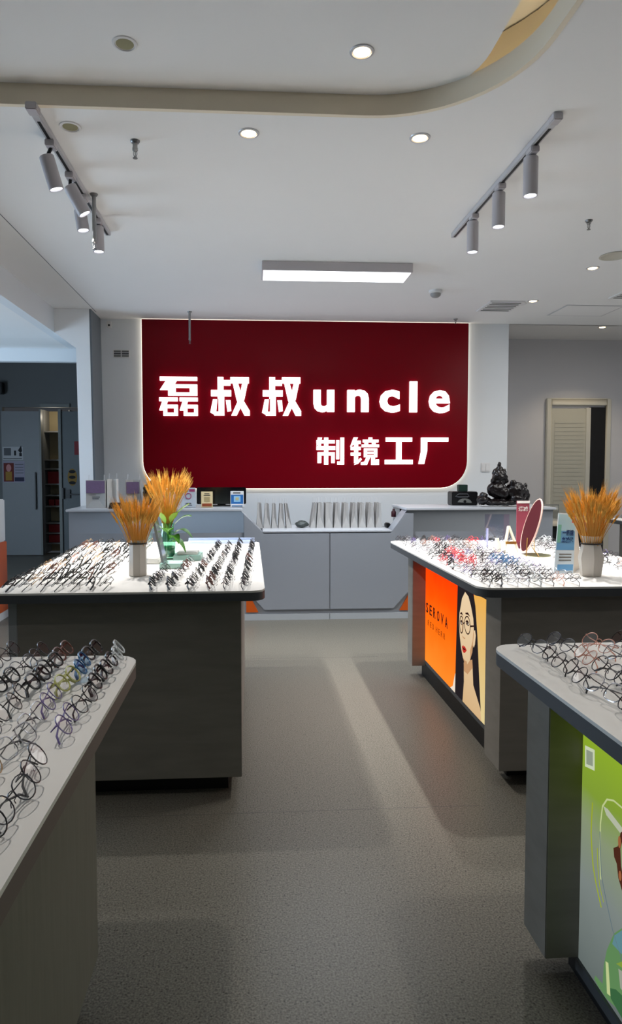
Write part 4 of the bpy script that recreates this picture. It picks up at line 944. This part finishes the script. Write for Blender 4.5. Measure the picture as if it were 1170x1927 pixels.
# ------------------------------------------------------------------ ceiling fittings
def downlight(x, y, z, lit, label, r=.05, en=3):
    t = thing('downlight', (x, y, z), label, 'ceiling light', 'round recessed downlights')
    MB().lathe([(r*.78, -.002), (r*.82, -.006), (r, -.004), (r*1.04, 0), (r*.78, 0)], (x, y, z), 24).build('trim_ring', M_rail if lit else M_white, t)
    MB().lathe([(0, -.0035), (r*.5, -.0033), (r*.72, -.0025)] if not lit else [(0, -.012), (r*.4, -.010), (r*.72, -.003)], (x, y, z), 20).build('lens', E_warm if lit else M_off, t)
    if lit: lamp('downlight_lamp', 'SPOT', (x, y, z-.03), en, (1, .82, .6), .04, parent=None, spot_size=math.radians(110), spot_blend=.6)
downlight(-.499, 2.807, 3.12, False, 'unlit round downlight in the raised ceiling, upper left')
downlight(.467, 2.80, 3.12, True, 'lit warm downlight in the raised ceiling, largest and nearest')
downlight(-.848, 3.30, H, False, 'unlit round downlight beside the left lamp track')
downlight(0, 3.31, H, True, 'lit warm downlight left of centre just beyond the cove')
downlight(.841, 3.305, H, True, 'lit warm downlight between centre and the right lamp track')
downlight(2.783, 5.31, H, True, 'lit warm downlight next to the round ceiling speaker', en=9)
downlight(2.749, 6.37, H, True, 'lit warm downlight beyond the ceiling air grille', en=9)
downlight(4.25, 7.85, 3.11, True, 'lit warm downlight in the rear right corridor ceiling', en=30)
t = thing('ceiling_speaker', (2.77, 5.0, H), 'round flush ceiling speaker at the right picture edge', 'speaker')
MB().lathe([(.105, 0), (.11, -.006), (.095, -.008), (.09, -.004), (0, -.005)], (2.79, 5.0, H), 28).build('grille', mat('cream_speaker_grille', (196, 192, 178), .7), t)
tag(MB().lathe([(.05, 0), (.05, -.008), (0, -.010)], (2.68, 6.48, H), 18).build('ceiling_cover', M_white), 'small white round blanking cover beside the air grille', 'cover')
tag(MB().lathe([(0, -.045), (.028, -.042), (.044, -.028), (.05, -.01), (.05, 0)], (.181, 2.42, 3.12), 20).build('smoke_alarm', M_white), 'white smoke alarm dome cut by the top picture edge', 'smoke alarm')
sm = thing('smoke_detector', (1.70, 6.06, H), 'white smoke detector beyond the linear ceiling lamp', 'smoke detector')
MB().lathe([(.06, 0), (.062, -.02), (.05, -.028)], (1.70, 6.06, H), 20).build('base', M_white, sm); MB().lathe([(0, -.065), (.03, -.06), (.046, -.045), (.048, -.0282), (0, -.0282)], (1.70, 6.06, H), 20).build('sensor', mat('grey_plastic', (150, 150, 150), .5), sm)
vt = thing('air_grille', (2.5, 6.5, H), 'rectangular white air grille in the ceiling, right of the sign', 'vent')
MB().box(2.33, 2.68, 6.38, 6.80, H-.012, H).build('frame', M_white, vt, bevel=.003)
for k in range(6): MB().box(2.36, 2.65, 6.415+k*.062, 6.430+k*.062, H-.016, H-.012).build('slat', M_frame, vt)
ap = thing('access_panel', (3.6, 6.5, H), 'flush square access panel in the ceiling at right', 'panel')
MB().box(3.15, 3.75, 6.50, 6.95, H-.004, H).build('frame', M_rail, ap); MB().box(3.17, 3.73, 6.52, 6.93, H-.006, H-.004).build('door', M_ceil, ap)
vg = thing('air_grille', (3.6, 6.1, H), 'second air grille cut by the right picture edge', 'vent')
MB().box(3.42, 3.9, 5.98, 6.22, H-.01, H).build('frame', M_white, vg)
for k in range(4): MB().box(3.45, 3.87, 6.0+k*.055, 6.025+k*.055, H-.013, H-.01).build('slat', M_frame, vg)
def sprinkler(x, y, drop, label, r=.012):
    t = thing('sprinkler', (x, y, H), label, 'sprinkler', 'fire sprinklers in the ceiling')
    MB().lathe([(.024, 0), (.024, -.004), (.018, -.012), (.008, -.012)], (x, y, H), 16).build('escutcheon', M_steel, t)
    if drop > .06: mb = MB(); mb.tube([(x, y, H-.01), (x, y, H-drop+.05)], r, 10); mb.build('pipe', M_steel, t)
    z = H-drop
    mb = MB(); mb.lathe([(.010, .055), (.014, .05), (.014, .038), (.008, .034), (.004, .03)], (x, y, z), 10)
    for s in (-1, 1): mb.tube([(x+s*.007, y, z+.04), (x+s*.009, y, z+.02), (x+s*.003, y, z+.004)], .002, 5)
    mb.tube([(x, y, z+.036), (x, y, z)], .003, 6); mb.build('head', M_steel, t)
    MB().lathe([(0, 0), (.012, .0), (.012, .002), (0, .002)], (x, y, z-.001), 14).build('deflector', M_steel, t)
sprinkler(-.564, 3.42, .085, 'short pendent sprinkler between left track and centre downlight')
sprinkler(2.226, 4.31, .06, 'small sprinkler to the right of the right lamp track', .008)
sprinkler(2.236, 7.17, .05, 'tiny sprinkler at the top right corner of the sign')
sprinkler(-.618, 7.0, .33, 'long pipe sprinkler hanging before the upper left of sign')
sprinkler(-.918, 4.08, .32, 'long pipe sprinkler hanging beside the left lamp track')

def head(track, top, bot, xt, yt, en, k):
    top, bot = Vector(top), Vector(bot); ax = (bot-top).normalized(); L = (bot-top).length; rad = .036
    q = ax.to_track_quat('Z', 'Y').to_matrix().to_4x4(); Mx = Matrix.Translation(top) @ q
    h = MB().lathe([(0, 0), (rad*.9, 0), (rad, .004), (rad, L), (rad*.86, L), (rad*.82, L-.012), (0, L-.012)], (0, 0, 0), 24).xf(Mx).build('spot_head', M_lampw, track)
    MB().lathe([(0, L-.006), (rad*.80, L-.006), (rad*.80, L-.011)], (0, 0, 0), 20).xf(Mx).build('lens', E_spot, h)
    ad = MB().box(xt-.022, xt+.022, yt-.035, yt+.035, 2.968, 2.999); ad.build('adapter', M_lampw, h, bevel=.004)
    nk = MB(); nk.tube([(xt, yt, 2.97), tuple((Vector((xt, yt, 2.96))+top)/2), tuple(top+ax*.01)], .009, 8); nk.build('neck', M_black, h)
    p = bot+ax*.012
    lo = lamp('spot_lamp', 'SPOT', p, en, (1, .97, .94), .025, spot_size=math.radians(82), spot_blend=.9)
    lo.rotation_euler = ax.to_track_quat('-Z', 'Y').to_euler()
SPOT_E = 134
tl = thing('lamp_track', (-.965, 3.9, H), 'left white lamp track with four cylindrical spot lamps', 'track light')
MB().box(-.983, -.947, 3.11, 4.70, H-.032, H).build('rail', M_rail, tl, bevel=.003)
MB().box(-.972, -.958, 3.20, 4.68, H-.034, H-.032).build('slot', M_black, tl)
MB().box(-.990, -.940, 3.085, 3.15, H-.034, H).build('end_feed', M_lampw, tl, bevel=.004)
head(tl, (-.992, 3.40, 2.935), (-.951, 3.42, 2.783), -.965, 3.39, SPOT_E, 0)
head(tl, (-.975, 3.76, 2.940), (-.900, 3.78, 2.800), -.965, 3.74, SPOT_E, 1)
head(tl, (-1.0, 4.08, 2.935), (-.982, 4.08, 2.815), -.965, 4.03, SPOT_E, 2)
head(tl, (-.972, 4.42, 2.960), (-.968, 4.42, 2.800), -.965, 4.40, SPOT_E, 3)
tr_ = thing('lamp_track', (1.413, 3.83, H), 'right white lamp track with three cylindrical spot lamps', 'track light')
MB().box(1.395, 1.431, 3.04, 4.60, H-.032, H).build('rail', M_rail, tr_, bevel=.003)
MB().box(1.406, 1.420, 3.12, 4.58, H-.034, H-.032).build('slot', M_black, tr_)
MB().box(1.391, 1.435, 3.03, 3.09, H-.034, H).build('end_feed', M_lampw, tr_, bevel=.004)
for k, y in enumerate((3.33, 3.76, 4.20)): head(tr_, (1.413, y, 2.962), (1.413, y, 2.772), 1.413, y-.02, SPOT_E, k)

ln = thing('linear_lamp', (.70, 5.42, H), 'long white box ceiling lamp with a glowing underside', 'ceiling light')
MB().box(.10, 1.295, 5.275, 5.565, H-.072, H).build('housing', M_lampw, ln, bevel=.003)
MB().box(.112, 1.283, 5.287, 5.553, H-.076, H-.0722).build('diffuser', E_panel, ln)
lamp('linear_lamp_light', 'AREA', (.70, 5.42, H-.08), 44, (.84, .91, 1), 1.15, .26, spread=math.radians(134))
